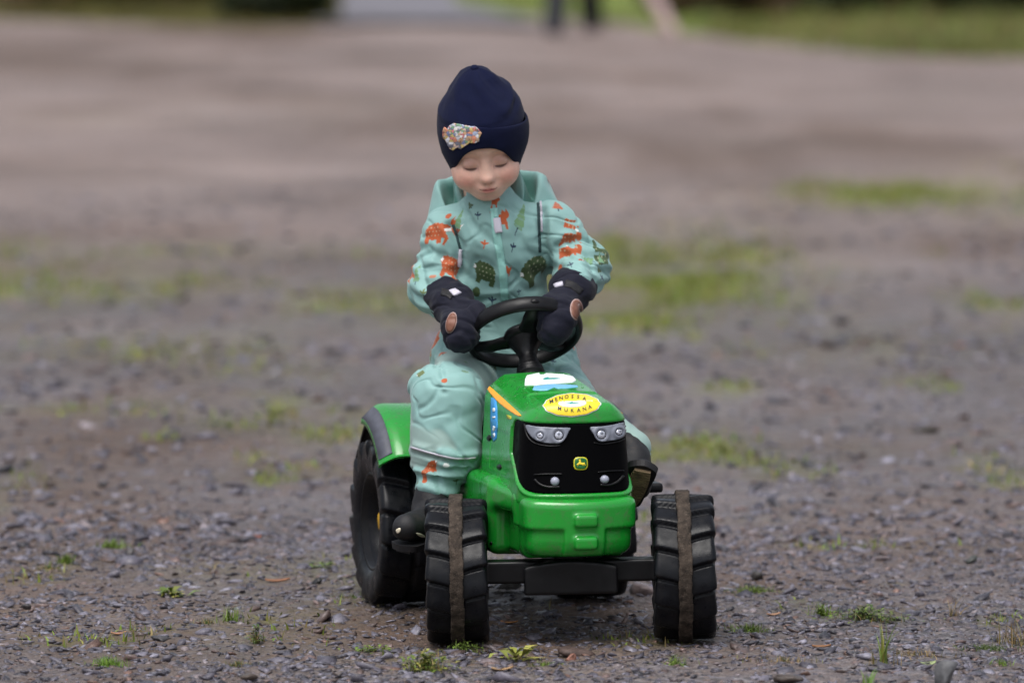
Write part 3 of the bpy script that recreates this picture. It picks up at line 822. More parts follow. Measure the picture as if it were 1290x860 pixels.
# ---- wheels
def tyre_mesh(Rr, w, nl, depth=.0068, rimr=.56, slope=.36, duty=.87):
    nt = nl * 22; th = np.linspace(0, 2 * np.pi, nt, endpoint=False)
    # profile: (across -1..1, radius, tread amount)
    pr = []
    for s in (-1, 1):
        side = [(s * .62, rimr, 0), (s * .80, rimr + .03, 0), (s * .93, .66, 0), (s * .99, .76, 0.0), (s * 1.0, .82, .35), (s * 1.0, .86, .8), (s * .99, .905, 1), (s * .955, .945, 1), (s * .90, .962, 1)]
        pr.append(side)
    tread = [(x, .966 + .006 * (1 - x * x), 1) for x in np.linspace(-.84, .84, 33)]
    prof = pr[0] + tread + pr[1][::-1]
    prof = np.array(prof)
    inner = np.array([(.6, rimr - .03, 0), (-.6, rimr - .03, 0)])
    prof = np.concatenate([prof, inner]); npf = len(prof)
    A, Rd, Tm = prof[:, 0][None], prof[:, 1][None], prof[:, 2][None]
    ph = (th[:, None] * nl / (2 * np.pi)) + np.where(A > 0, .5, 0) + slope * (np.abs(A) ** .55) 
    f = ph - np.floor(ph)
    lug = smooth(0, .06, f) * smooth(duty + .07, duty, f)
    lug = lug * (.35 + .65 * smooth(0, duty, f))                    # each lug leans a little
    r_ = Rr * (Rd + 0 * th[:, None]) + depth * lug * Tm * (np.abs(A) > .1)
    wx = A * w / 2 + np.sign(A) * .0048 * (lug - .5) * smooth(.1, .8, Tm) * smooth(.86, .97, np.abs(A))
    V = np.stack([wx + 0 * r_, np.cos(th)[:, None] * r_, np.sin(th)[:, None] * r_], -1).reshape(-1, 3)
    a = np.arange(nt)[:, None] * npf; b_ = ((np.arange(nt) + 1) % nt)[:, None] * npf; c = np.arange(npf)[None]; d_ = ((np.arange(npf) + 1) % npf)[None]
    F = np.stack([a + c, a + d_, b_ + d_, b_ + c], -1).reshape(-1, 4)[:, ::-1]
    return V, F
def lathe(prof, n=48, axis='x'):
    P = np.array(prof, float); th = np.linspace(0, 2 * np.pi, n, endpoint=False); k = len(P)
    V = np.stack([P[None, :, 0] + 0 * th[:, None], np.cos(th)[:, None] * P[None, :, 1], np.sin(th)[:, None] * P[None, :, 1]], -1).reshape(-1, 3)
    if axis == 'z': V = np.stack([V[:, 1], V[:, 2], V[:, 0]], 1)
    F = []
    for i in range(n):
        j = (i + 1) % n
        for c in range(k - 1):
            F.append([i * k + c, i * k + c + 1, j * k + c + 1, j * k + c])
    return V, np.array(F)
def wheel(name, loc, rot, Rr, w, nl, strip_w, parent, label, flipx=1, strip=True, depth=.0105):
    wh = empty(name, loc, rot, parent, label)
    v, f = tyre_mesh(Rr - depth, w, nl, depth); obj("tyre", v, f, M_TYRE, wh)
    s = flipx
    v, f = lathe([(s * w * .10, .001), (s * w * .10, Rr * .30), (s * w * .06, Rr * .40), (s * w * .16, Rr * .50), (s * w * .42, Rr * .545), (s * w * .43, Rr * .575), (s * w * .38, Rr * .585),
                  (-s * w * .38, Rr * .585), (-s * w * .43, Rr * .575), (-s * w * .42, Rr * .545), (-s * w * .16, Rr * .5), (-s * w * .02, Rr * .3), (-s * w * .02, .001)], 44)
    rim = obj("rim", v, f, M_BLACKP, wh)
    v, f = lathe([(s * w * .30, .001), (s * w * .30, Rr * .10), (s * w * .2, Rr * .12), (s * w * .16, Rr * .2), (s * w * .14, Rr * .34), (s * w * .08, Rr * .36)], 32)
    obj("hub_cap", v, f, M_YELLOW, wh)
    if strip:
        n = 160; th = np.linspace(0, 2 * np.pi, n, endpoint=False)
        pr = [(-.5, -.006), (-.5, .0028), (-.42, .0042), (-.2, .0036), (0, .0040), (.2, .0036), (.42, .0042), (.5, .0028), (.5, -.006)]
        V = []; k = len(pr)
        for i_, t in enumerate(th):
            jit = .0007 * math.sin(t * 61) + .0006 * math.sin(t * 23 + 1)
            for a, b_ in pr:
                r_ = Rr + b_ - .001 + (jit if abs(a) < .5 else 0)
                V.append((a * strip_w * (1 + .05 * math.sin(t * 37) + .04 * math.sin(t * 83 + a)) + .0008 * math.sin(t * 9), r_ * math.cos(t), r_ * math.sin(t)))
        F = [[i_ * k + c, i_ * k + c + 1, ((i_ + 1) % n) * k + c + 1, ((i_ + 1) % n) * k + c] for i_ in range(n) for c in range(k - 1)]
        obj("tread_strip", V, np.array(F)[:, ::-1], M_STRIP, wh)
    return wh
ROLL = R(-1.2)
for wx, lab in ((-.1015, "front wheel with a low mound of weeds at its foot"), (.3175, "front wheel standing clear of the body")):
    z = .1385 + float(gz0(wx, 0))
    p = toL((wx, 0, z))
    wheel("front_wheel", tuple(p), (0, ROLL, -YAW), .1385, .111, 15, .0245, tractor, None, 1 if wx > 0 else -1)
for s in (-1, 1):
    wheel("rear_wheel", (s * .188, .62, .165), (R(9), 0, 0), .166, .128, 15, .03, tractor, None, s, False, .011)
# ---- front axle (steered, square to the camera) and its centre block
def axl(V): # world-aligned pieces into tractor space, rolled with the axle
    c = np.array([.108, 0, .138]); M_ = np.array(Matrix.Rotation(ROLL, 3, 'Y'))
    V = (V - c) @ M_.T + c
    return (np.c_[V, np.ones(len(V))] @ TI.T)[:, :3]
sd = Sdf().add(rbox((.108, -.012, .1365), (.175, .024, .0205), .004)).add(rbox((-.06, -.012, .1365), (.012, .03, .026), .004)).add(rbox((.276, -.012, .1365), (.012, .03, .026), .004)).add(rbox((-.1015, 0, .138), (.04, .012, .012), .004)).add(rbox((.3175, 0, .138), (.04, .012, .012), .004)).add(rbox((.108, .0, .165), (.03, .03, .03), .01))
v, q = sd.mesh(.004, .01); obj("front_axle", axl(v), q, M_BLACKP, tractor)
sd = Sdf().add(B(lambda x, y, z: smax(smax(np.abs(x - .108) - .0865, np.abs(y + .03) - .034, .006), np.abs(z - (.1285 - 1.6 * (x - .108) ** 2 * (z > .12))) - .0315, .005), (.01, -.07, .09), (.2, .01, .17)))
v, q = sd.mesh(.003, .01); obj("axle_block", axl(v), q, M_BLACKP, tractor)
sd = Sdf().add(capsule((-.2, .62, .165), (.2, .62, .165), .013, .013)); v, q = sd.mesh(.005); obj("rear_axle", v, q, M_BLACKP, tractor)

# ---- rear mudguards
for s in (-1, 1):
    prof = [(.098, .2235), (.15, .2275), (.215, .2285), (.226, .2275), (.234, .2235), (.247, .2120), (.259, .2000), (.260, .190), (.256, .190), (.255, .1985), (.244, .2090), (.232, .2190), (.215, .2235), (.15, .2225), (.098, .2185)]
    th = np.linspace(R(39), R(93), 40); V = []; k = len(prof)
    for t in th:
        for a, r_ in prof: V.append((s * a, .62 - r_ * math.cos(t), .165 + r_ * math.sin(t)))
    F = [[i * k + c, i * k + (c + 1) % k, (i + 1) * k + (c + 1) % k, (i + 1) * k + c] for i in range(len(th) - 1) for c in range(k)]
    F += [list(range(k)), [(len(th) - 1) * k + c for c in range(k)][::-1]]
    if s > 0: F = [f[::-1] for f in F]
    fd = obj("mudguard", V, F, M_GREEN, tractor)
    pb = [(.2355, .2215), (.2372, .2232), (.2602, .2012), (.2585, .1995)]; th = np.linspace(R(42), R(92), 40); V = []; k = 4
    for t in th:
        for a, r_ in pb: V.append((s * a, .62 - r_ * math.cos(t), .165 + r_ * math.sin(t)))
    F = [[i * k + c, i * k + (c + 1) % k, (i + 1) * k + (c + 1) % k, (i + 1) * k + c] for i in range(len(th) - 1) for c in range(k)] + [[0, 1, 2, 3], [(len(th) - 1) * k + c for c in (3, 2, 1, 0)]]
    if s > 0: F = [f[::-1] for f in F]
    obj("mudguard_band", V, F, M_GREYR, fd)
    th = np.linspace(R(92), R(150), 30); V = []; k = len(prof)
    for t in th:
        sh_ = .004 + .028 * smooth(R(92), R(125), t)
        for a, r_ in prof: V.append((s * (a - .012 * min(1, max(0, (a - .2) / .04))), .62 - (r_ - sh_) * math.cos(t), .165 + (r_ - sh_) * math.sin(t)))
    F = [[i * k + c, i * k + (c + 1) % k, (i + 1) * k + (c + 1) % k, (i + 1) * k + c] for i in range(len(th) - 1) for c in range(k)]
    F += [list(range(k)), [(len(th) - 1) * k + c for c in range(k)][::-1]]
    if s > 0: F = [f[::-1] for f in F]
    obj("mudguard_tail", V, F, M_BLACKP, fd)
    sd = Sdf().add(rbox((s * .105, .60, .29), (.012, .15, .09), .01)); v, q = sd.mesh(.006); obj("mudguard_bracket", v, q, M_GREEN, fd)

# ---- steering column and wheel
WC = np.array([0, .362, .548]); TILT = R(36)
ax_n = np.array([0, math.sin(TILT), math.cos(TILT)])          # leans back to the child
base = WC - ax_n * .082
def along(V, o):
    Rm = np.array(Matrix.Rotation(-TILT, 3, 'X')); return V @ Rm.T + o
prof = [(-.02, .022)] + [(-.012 + .006 * k + dz, r_) for k in range(3) for dz, r_ in ((0, .0240 - .001 * k), (.0025, .0275 - .0012 * k), (.005, .0240 - .001 * k))] + [(.010, .0205), (.018, .0185), (.022, .0170), (.030, .0175), (.042, .022), (.054, .029), (.066, .036), (.074, .038), (.080, .035), (.083, .02), (.084, .001)]
v, f = lathe(prof, 36, 'z'); obj("steering_column", along(v, base), f[:, ::-1], M_BLACKP, tractor)
n1, n2 = 84, 18; V = []
for i in range(n1):
    t = 2 * math.pi * i / n1
    for j in range(n2):
        a = 2 * math.pi * j / n2
        r_ = .1045 + .0088 * math.cos(a) ; z = .0155 * math.sin(a)
        V.append((r_ * math.cos(t), r_ * math.sin(t), z))
F = [[i * n2 + j, ((i + 1) % n1) * n2 + j, ((i + 1) % n1) * n2 + (j + 1) % n2, i * n2 + (j + 1) % n2] for i in range(n1) for j in range(n2)]
sw = obj("steering_wheel", along(np.array(V), WC), np.array(F), M_BLACKP, tractor)
for a in (R(152), R(30), R(270)):
    d_ = np.array([math.cos(a), math.sin(a), 0]); nrm = np.array([0, 0, 1.0])
    sd = Sdf().add(capsule(d_ * .02 + nrm * -.012, d_ * .07 + nrm * -.010, .021, .0155, (nrm, .5))).add(capsule(d_ * .07 + nrm * -.010, d_ * .104, .0155, .013, (nrm, .6)), .006)
    v, q = sd.mesh(.004); obj("spoke", along(v, WC), q, M_BLACKP, sw)
v, f = lathe([(-.02, .001), (-.02, .034), (-.012, .042), (-.002, .038), (.003, .02), (.004, .001)], 32, 'z'); obj("hub", along(v, WC), f[:, ::-1], M_BLACKP, sw)
# ---- pedals on a cranked rod
CR = np.array([0, .20, .215])
for s, ang in ((-1, R(250)), (1, R(70))):
    e = CR + np.array([s * .135, -.055 * math.cos(ang), .055 * math.sin(ang)])
    sd = Sdf().add(capsule(CR + [s * .10, 0, 0], e, .009, .009)).add(capsule(e, e + [s * .075, 0, 0], .007, .007))
    v, q = sd.mesh(.004); pc = obj("crank", v, q, M_BLACKP, tractor)
    sd = Sdf().add(rbox(e + [s * .05, 0, 0], (.035, .028, .009), .005)); v, q = sd.mesh(.004); obj("pedal", v, q, M_BLACKP, pc)

# ================================================================== FAR EDGE OF THE YARD
M_LEAF = mat("leaf", attr=True, rough=.55, spec=.3, var=.25, vscale=3)
M_BARK = mat("bark", lin(70, 58, 48), rough=.9, var=.3, vscale=12, bump=.6, bscale=60)
M_ROAD = mat("worn_asphalt", lin(104, 101, 107), rough=.75, var=.12, vscale=2, bump=.4, bscale=80)
M_TURF = mat("turf", attr=True, rough=.9, spec=.2, var=.35, vscale=5)
def blades(xs, ys, zs, hs_, ws, seed, cols, lean=.45, segs=3):
    """grass blades: narrow bent strips, one mesh"""
    r = np.random.default_rng(seed); n = len(xs); a = r.uniform(0, 6.283, n); ln = r.normal(0, lean, n) ; tw = r.uniform(0, 6.283, n)
    V = []; k = 2 * segs + 1
    P = np.zeros((n, k, 3))
    for j in range(segs + 1):
        t = j / segs; w = ws * (1 - t) ** .7 * .5
        bx = xs + np.cos(a) * ln * hs_ * t ** 1.8; by = ys + np.sin(a) * ln * hs_ * t ** 1.8
        bz = zs + hs_ * t * np.sqrt(np.maximum(.12, 1 - (ln * t) ** 2 * .55))
        if j < segs:
            P[:, 2 * j] = np.stack([bx - np.cos(tw) * w, by - np.sin(tw) * w, bz], 1); P[:, 2 * j + 1] = np.stack([bx + np.cos(tw) * w, by + np.sin(tw) * w, bz], 1)
        else: P[:, 2 * segs] = np.stack([bx, by, bz], 1)
    T = []
    for j in range(segs - 1): T += [[2 * j, 2 * j + 1, 2 * j + 3], [2 * j, 2 * j + 3, 2 * j + 2]]
    T.append([2 * segs - 2, 2 * segs - 1, 2 * segs])
    T = np.array(T); F = (T[None] + (np.arange(n) * k)[:, None, None]).reshape(-1, 3)
    C = np.array(cols)[r.integers(0, len(cols), n)] * r.uniform(.7, 1.3, (n, 1))
    return P.reshape(-1, 3), F, np.repeat(C, k, 0)
def join(parts):
    off = 0; A, B_, C = [], [], []
    for v, f, c in parts: A.append(v); B_.append(f + off); C.append(c); off += len(v)
    return np.concatenate(A), np.concatenate(B_), np.concatenate(C)
GREENS = [(.10, .15, .03), (.14, .19, .04), (.17, .17, .05), (.08, .12, .025), (.2, .16, .07), (.12, .2, .035)]
OLIVES = [(.075, .07, .016), (.10, .08, .02), (.05, .055, .012), (.12, .085, .026), (.075, .085, .016)]
def verge(name, edge, depth, cols, label, seed, nblade, hmax):
    E = np.array([G(px, py)[:2] for px, py in edge]); E = np.array(spline(E, 8, False)); m = len(E)
    k = 22; V = []; C = []
    for j in range(k):
        t = j / (k - 1); d = depth * t ** 1.5
        x = E[:, 0] * (1 + d / (E[:, 1] + 11)) ; y = E[:, 1] + d
        z = hmax * smooth(0, .35, t) + .12 * fbm(x * .9, y * .9, seed, 3) * smooth(0, .1, t) + gz(x, y) * (1 - smooth(0, .05, t)) - .03 * (j == 0)
        V.append(np.stack([x, y, z], 1)); c = np.array(cols)[:3].mean(0)[None] * (.75 + .6 * (fbm(x * .5, y * .5, seed + 3, 3)[:, None] + .4)); C.append(c)
    V = np.array(V); Cc = np.clip(np.array(C), .01, 1)
    i = (np.arange(k - 1)[:, None] * m + np.arange(m - 1)[None]).ravel()
    F = np.stack([i, i + 1, i + m + 1, i + m], 1)
    o = obj(name, V.reshape(-1, 3), F, M_TURF, None, True, Cc.reshape(-1, 3)); tag(o, label, kind="structure")
    r = np.random.default_rng(seed); a = r.uniform(0, k - 1.01, nblade) ** 1.0; b_ = r.uniform(0, m - 1.01, nblade)
    ja, jb = a.astype(int), b_.astype(int); fa, fb = (a - ja)[:, None], (b_ - jb)[:, None]
    p = (V[ja, jb] * (1 - fb) + V[ja, jb + 1] * fb) * (1 - fa) + (V[ja + 1, jb] * (1 - fb) + V[ja + 1, jb + 1] * fb) * fa
    return blades(p[:, 0], p[:, 1], p[:, 2] - .01, r.uniform(.03, .12, nblade), r.uniform(.012, .03, nblade), seed + 1, cols, .5)
gb = []
gb.append(verge("left_verge", [(-420, 24), (-150, 25), (0, 26), (150, 31), (300, 35), (380, 35), (428, 33)], 30, OLIVES, "olive grass verge along the left far edge of the yard", 201, 7000, .12))
gb.append(verge("middle_verge", [(572, 15), (610, 18), (650, 20), (690, 22), (730, 26), (790, 34), (850, 42), (900, 48)], 30, GREENS, "green grass verge behind the standing adult", 202, 4000, .1))
gb.append(verge("right_verge", [(880, 44), (930, 54), (1000, 62), (1100, 70), (1200, 73), (1290, 75), (1500, 79), (1800, 83)], 30, OLIVES[:3] + GREENS + GREENS[:3] + [(.16, .11, .05)], "green and brown grass verge along the right far edge of the yard", 203, 8000, .1))
gA = join(gb)
tag(obj("verge_grass", gA[0], gA[1], M_LEAF, None, False, gA[2]), "uncut grass on the verges at the far edge of the yard", "grass", kind="stuff")
e0 = [G(px, py)[:2] for px, py in [(395, 36), (470, 33), (560, 33), (690, 36)]]; e1 = [G(px, py)[:2] for px, py in [(425, 14), (470, 12), (530, 11), (580, 10)]]; e2 = [np.array(p) * [1, 1] + np.array([.0, 60]) for p in [(e[0] * 1.6, e[1]) for e in e1]]
V = [(*p, .02) for p in e0] + [(*p, .03) for p in e1] + [(*p, .05) for p in e2]
F = np.array([[r_ * 4 + c, r_ * 4 + c + 1, (r_ + 1) * 4 + c + 1, (r_ + 1) * 4 + c] for r_ in range(2) for c in range(3)])
V = np.array(V, float); V[:, 2] += .03
tag(obj("road", V, F, M_ROAD), "grey road leaving the yard between the verges", kind="structure")

def shrub(loc, w, h, n, cols, label, seed, name="shrub", cat="shrub", group="shrubs beyond the yard"):
    r = np.random.default_rng(seed); t = empty(name, loc, label=label, cat=cat, group=group)
    cl = np.stack([r.normal(0, w * .28, 16), r.normal(0, w * .22, 16), np.r_[r.uniform(.0, .2, 7), r.uniform(.1, .9, 9)] * h], 1); cr = r.uniform(.16, .34, 16) * min(w, h)
    which = r.integers(0, 16, n); d = r.normal(0, 1, (n, 3)); d /= np.linalg.norm(d, axis=1, keepdims=True)
    c = cl[which] + d * (cr[which] * r.uniform(.55, 1.05, n))[:, None]; c[:, 2] = np.abs(c[:, 2]) + .01
    s = r.uniform(.04, .09, n)[:, None]; u = r.normal(0, 1, (n, 3)); u /= np.linalg.norm(u, axis=1, keepdims=True); v = np.cross(u, r.normal(0, 1, (n, 3))); v /= np.linalg.norm(v, axis=1, keepdims=True)
    P = np.stack([c - u * s, c + v * s * .5, c + u * s, c - v * s * .5], 1).reshape(-1, 3)
    F = np.arange(4 * n).reshape(-1, 4); C = np.repeat(np.array(cols)[r.integers(0, len(cols), n)] * r.uniform(.6, 1.4, (n, 1)), 4, 0)
    obj("foliage", P, F, M_LEAF, t, False, C)
    sd = Sdf()
    for k in range(7): sd.add(capsule((r.normal(0, .05), r.normal(0, .05), -.02), cl[k] * [.8, .8, 1], .022, .009), .02)
    v_, q = sd.mesh(.02, .05, 0); obj("stems", v_, q, M_BARK, t)
    return t
DK = [(.022, .032, .012), (.03, .042, .015), (.018, .024, .010), (.04, .05, .018)]; BR = [(.10, .055, .03), (.07, .045, .025), (.12, .075, .035), (.05, .05, .02)]; MD = [(.06, .085, .02), (.08, .1, .03), (.05, .06, .02)]; OL = [(.07, .062, .018), (.09, .08, .02), (.05, .05, .015), (.1, .075, .03)]
for px, Y, w, h, cols, lab, sd_ in [
    (372, 31, .85, 1.5, DK, "dark evergreen shrub beside the road, at the right end of the left verge", 301), (290, 20, 1.0, 1.0, OL, "olive shrub left of the dark evergreen shrub", 302), (190, 17, 1.1, .9, OL + DK, "mixed olive and dark low shrub in the middle of the left verge", 303),
    (55, 17, 1.3, 1.2, OL + BR, "olive brown shrub at the outer end of the left verge", 304), (-90, 8, 1.5, 1.4, DK, "dark shrub beyond the left corner of the yard", 305),
    (912, 30, .8, 1.3, BR, "reddish brown shrub beside the pale leaning post", 306), (1005, 24, 1.2, 1.0, MD, "mid green shrub right of the reddish brown shrub", 307), (1110, 26, 1.6, .9, BR + MD, "brown and green shrub in the middle of the right verge", 308),
    (1230, 29, 2.0, 1.4, DK, "dark shrub on the right verge", 309), (1380, 28, 1.6, 1.5, DK + BR, "dark brown shrub at the outer end of the right verge", 310), (640, -25, 1.5, 1.2, MD, "green shrub standing well behind the adult", 311)]:
    p = G(px, Y); shrub((p[0], p[1], .08), w, h, 3800, cols, lab, sd_)
# leaning pale post
p0, p1 = G(856, 42), W(812, -30, G(856, 42)[1] + .1)
v, q = Sdf().add(capsule(p0 - [0, 0, .1], p1 + (p1 - p0) * 1.2, .058, .05)).mesh(.02, .05, 1)
M_POST = mat("weathered_pale_wood", lin(180, 156, 154), rough=.8, var=.2, vscale=9, bump=.4, bscale=60)
po = empty("wooden_post", tuple(p0), label="pale wooden post leaning out of the verge at the far edge of the yard", cat="post")
obj("post", v - p0, q, M_POST, po)

# ------------------------------------------------------------------ adult standing far back
M_TROUS = mat("charcoal_trousers", lin(30, 31, 40), rough=.85, var=.15, vscale=8); M_SHOE = mat("dark_shoe", lin(38, 40, 50), rough=.6); M_JACK = mat("dark_jacket", lin(40, 44, 60), rough=.8, var=.15, vscale=8); M_SKINP = mat("plain_skin", (.6, .35, .27, 1), rough=.5); M_HAIR = mat("brown_hair", lin(70, 50, 38), rough=.6)
f0, f1 = G(698, 43), G(746, 39); ac = (f0 + f1) / 2
ad = empty("person", tuple(ac), label="adult in dark trousers standing at the far edge of the yard, behind the child", cat="person")
def part(name, sdf, m, h=.014): v, q = sdf.mesh(h, .03, 1); return obj(name, v - ac, q, m, ad)
hip = ac + [0, 0, .90]
s = Sdf()
for f, dx in ((f0, -.085), (f1, .085)):
    kn = (f + hip + [dx, 0, 0]) / 2 + [0, -.03, .02]; s.add(capsule(hip + [dx, 0, -.02], kn, .125, .105), .05); s.add(capsule(kn, f + [0, .01, .07], .105, .09), .03)
s.add(ellipsoid(hip, (.17, .12, .12)), .05); part("trousers", s, M_TROUS)
for f in (f0, f1): part("shoe", Sdf().add(capsule(f + [0, .06, .045], f + [0, -.12, .035], .05, .04, ((0, 0, 1), .8))).add(capsule(f + [0, .04, .05], f + [0, .02, .12], .045, .045), .03), M_SHOE, .01)
s = Sdf().add(capsule(hip + [0, 0, .02], hip + [0, 0, .42], .15, .165, ((0, 1, 0), .7))).add(capsule(hip + [-.16, 0, .47], hip + [.16, 0, .47], .07, .07), .06)
for sx in (-1, 1): s.add(capsule(hip + [sx * .2, 0, .46], hip + [sx * .25, .02, .2], .062, .05), .05); s.add(capsule(hip + [sx * .25, .02, .2], hip + [sx * .2, -.1, .0], .05, .04), .03)
part("jacket", s, M_JACK)
s = Sdf().add(ellipsoid(hip + [0, -.01, .73], (.075, .092, .115))).add(capsule(hip + [0, .01, .5], hip + [0, 0, .66], .055, .05), .03).add(ellipsoid(hip + [0, -.105, .71], (.014, .02, .022)), .012)
for sx in (-1, 1): s.add(ellipsoid(hip + [sx * .076, .0, .72], (.012, .022, .032)), .01)
part("body", s, M_SKINP, .009)
for sx in (-1, 1):
    w_ = hip + [sx * .2, -.1, 0]; s = Sdf().add(capsule(w_, w_ + [0, -.03, -.07], .03, .036, ((1, 0, 0), .55)))
    for k in range(4): b_ = w_ + [0, -.055 + .022 * k, -.09]; s.add(capsule(b_, b_ + [0, -.012, -.065 + .006 * abs(k - 1)], .0098, .008), .006)
    s.add(capsule(w_ + [0, -.055, -.04], w_ + [-sx * .01, -.085, -.085], .012, .009), .008); part("hand", s, M_SKINP, .006)
part("hair", Sdf().add(ellipsoid(hip + [0, .01, .76], (.083, .098, .105))).add(rbox(hip + [0, -.12, .70], (.2, .075, .10), .02), .02, 's'), M_HAIR, .009)

# ================================================================== THE CHILD ON THE TRACTOR
M_SUIT = mat("printed_softshell", attr=True, rough=.62, spec=.35, sheen=.12, bump=.12, bscale=900)
M_SKIN = mat("skin", attr=True, rough=.48, spec=.4, sss=.15, var=.06, vscale=110, bump=.06, bscale=1200)
M_NAVY = mat("navy_knit", lin(15, 20, 46), rough=.9, spec=.10, sheen=.05, bump=.35, bscale=700, var=.1, vscale=40)
M_MITT = mat("dark_mitten_fabric", lin(18, 19, 34), rough=.75, spec=.2, sheen=.06, bump=.2, bscale=800, var=.12, vscale=40)
M_LEATH = mat("brown_leather", lin(122, 80, 64), rough=.55, var=.15, vscale=70)
M_STITCH = mat("pale_stitching", lin(165, 140, 135), rough=.8)
M_REFL = mat("pale_reflective_tag", lin(192, 188, 200), rough=.4)
M_BOOT = mat("black_boot", (.010, .010, .012, 1), rough=.6, spec=.35, var=.3, vscale=40, bump=.2, bscale=500, dirt=(.06, .048, .04, 1), dirt_amt=.3, dscale=60)
M_SOLE = mat("tan_boot_sole", lin(150, 128, 98), rough=.8, var=.3, vscale=60, bump=.8, bscale=250, dirt=(.06, .045, .035, 1), dirt_amt=.7, dscale=50)
M_CREAM = mat("cream_boot_mark", lin(225, 215, 190), rough=.6)
M_ZIP = mat("mint_zip_tape", lin(150, 205, 196), rough=.55, bump=.5, bscale=500)
M_DARKSEAM = mat("dark_seam", lin(38, 62, 64), rough=.8)
M_PATCH = mat("badge_print", attr=True, rough=.5)

PB = np.array([.0, .47, 0.0])
child = empty("person", tuple(PB), label="small child in navy beanie and printed mint coverall riding the toy tractor", cat="person")
def cobj(name, V, F, m, parent=None, smooth_=True, col=None):
    return obj(name, np.asarray(V) - PB, F, m, child if parent is None else parent, smooth_, col)
CINV = np.array(Matrix.Translation(tuple(-PB)))

# ---- coverall
S = Sdf()
S.add(capsule(W(633, 428, .565), W(626, 322, .485), .106, .088, ((0, 1, .1), .86)))
S.add(capsule(W(572, 296, .475), W(688, 288, .485), .047, .046), .05)
S.add(capsule(W(621, 292, .462), W(617, 258, .448), .062, .050), .05)
S.add(ellipsoid(W(633, 452, .575), (.130, .108, .085)), .05)
S.add(capsule(W(598, 468, .55), W(566, 500, .305), .076, .063), .05)           # thigh
S.add(ellipsoid(W(540, 487, .335), (.037, .042, .036)), .014)
S.add(capsule(W(562, 504, .305), W(562, 570, .285), .067, .069), .03)         # shin
S.add(capsule(W(556, 580, .285), W(550, 613, .27), .053, .043), .012)         # cuff
S.add(capsule(W(680, 470, .56), W(756, 554, .275), .072, .044), .05)
S.add(capsule(W(770, 548, .275), W(797, 566, .225), .040, .036), .03)
S.add(capsule(W(564, 297, .472), W(552, 362, .462), .049, .048), .035)         # arm
S.add(capsule(W(549, 362, .462), W(566, 386, .40), .051, .036), .03)
S.add(capsule(W(696, 287, .485), W(732, 338, .47), .047, .048), .035)
S.add(capsule(W(735, 338, .47), W(724, 360, .40), .051, .035), .03)
SV, SQ = S.mesh(.0032, .012, 1)
SV = laplace(SV, SQ, 2)
bv0 = bvh_of(SV, SQ)
SH = hit_px(bv0)
n_ = normals(SV, SQ)
# cloth: broad soft wrinkles, then the folds the photograph shows (negative = valley)
wr = noise3(SV * np.array([1, 1, .55]), 26, 3) * .0052 + noise3(SV * np.array([.8, .8, 1.5]), 48, 7) * .0026
def armw():
    a = np.minimum(capsule(W(549, 340, .462), W(566, 388, .395), .055, .05)[0](*SV.T), capsule(W(737, 325, .47), W(724, 366, .395), .055, .05)[0](*SV.T))
    b_ = capsule(W(556, 580, .285), W(550, 613, .27), .056, .045)[0](*SV.T)
    return smooth(.02, 0, np.minimum(a, b_))
aw = armw()
wr *= 1 - .78 * smooth(.51, .47, SV[:, 2])
wr += aw * (.0026 * np.sin(SV[:, 2] * 210 + 5 * noise3(SV, 20, 1) + SV[:, 0] * 60))
disp = wr
def seg_d(P, pts):
    D = np.full(len(P), 9.0)
    for a, b_ in zip(pts[:-1], pts[1:]):
        ab = b_ - a; t = np.clip(((P - a) @ ab) / max(ab @ ab, 1e-9), 0, 1)
        D = np.minimum(D, np.linalg.norm(P - a - t[:, None] * ab, axis=1))
    return D
def crease(pts, amp, w):
    global disp
    q = np.array([SH(*p)[0] for p in spline(pts, 4, False)])
    D = seg_d(SV, q)
    disp = disp + amp * np.exp(-(D / w) ** 2)
for pts, amp, w in [
    ([(514, 331), (524, 326), (541, 319)], -.008, .006), ([(514, 340), (530, 335), (546, 330)], .004, .010),
    ([(566, 283), (575, 300), (581, 322), (583, 350)], -.016, .008), ([(557, 290), (564, 312), (568, 335)], .004, .012),
    ([(683, 262), (684, 290), (687, 318), (692, 348)], -.016, .0075),
    ([(702, 310), (715, 304), (730, 300), (746, 301), (757, 310)], -.009, .005), ([(703, 300), (722, 292), (742, 292)], .004, .009),
    ([(706, 326), (722, 318), (738, 322), (748, 340)], -.005, .006), ([(712, 334), (728, 332), (742, 352)], .005, .008),
    ([(553, 488), (547, 500), (538, 510), (528, 515)], -.004, .005),
    ([(556, 540), (575, 528), (598, 520)], -.002, .010),
    ([(576, 372), (595, 381), (615, 377)], -.006, .006), ([(590, 366), (612, 371), (640, 368)], .004, .008),
    ([(598, 300), (618, 320), (632, 345)], .003, .012), ([(600, 330), (590, 350), (588, 368)], -.004, .008),
    ([(656, 300), (668, 318), (684, 326)], -.003, .008), ([(648, 345), (660, 365), (684, 362)], -.004, .008),
    ([(533, 448), (545, 440), (556, 447)], .004, .008), ([(528, 466), (540, 456), (556, 460)], -.006, .006), ([(545, 462), (562, 470), (585, 466)], -.003, .008),
    ([(702, 446), (716, 440), (730, 446)], -.005, .006), ([(518, 584), (550, 592), (592, 592)], -.004, .0045), ([(520, 598), (550, 604), (586, 606)], -.004, .004), ([(520, 591), (548, 598), (588, 599)], .003, .004),
    ([(517, 569), (545, 577), (575, 583), (600, 582)], -.007, .0045), ([(516, 560), (545, 568), (575, 574), (600, 572)], .0045, .007)]:
    crease(pts, amp, w)
SV = SV + n_ * disp[:, None]
SV = laplace(SV, SQ, 1, .4)
SV, SQ = subdiv(SV, SQ)
SV = laplace(SV, SQ, 1, .5)
n_ = normals(SV, SQ)
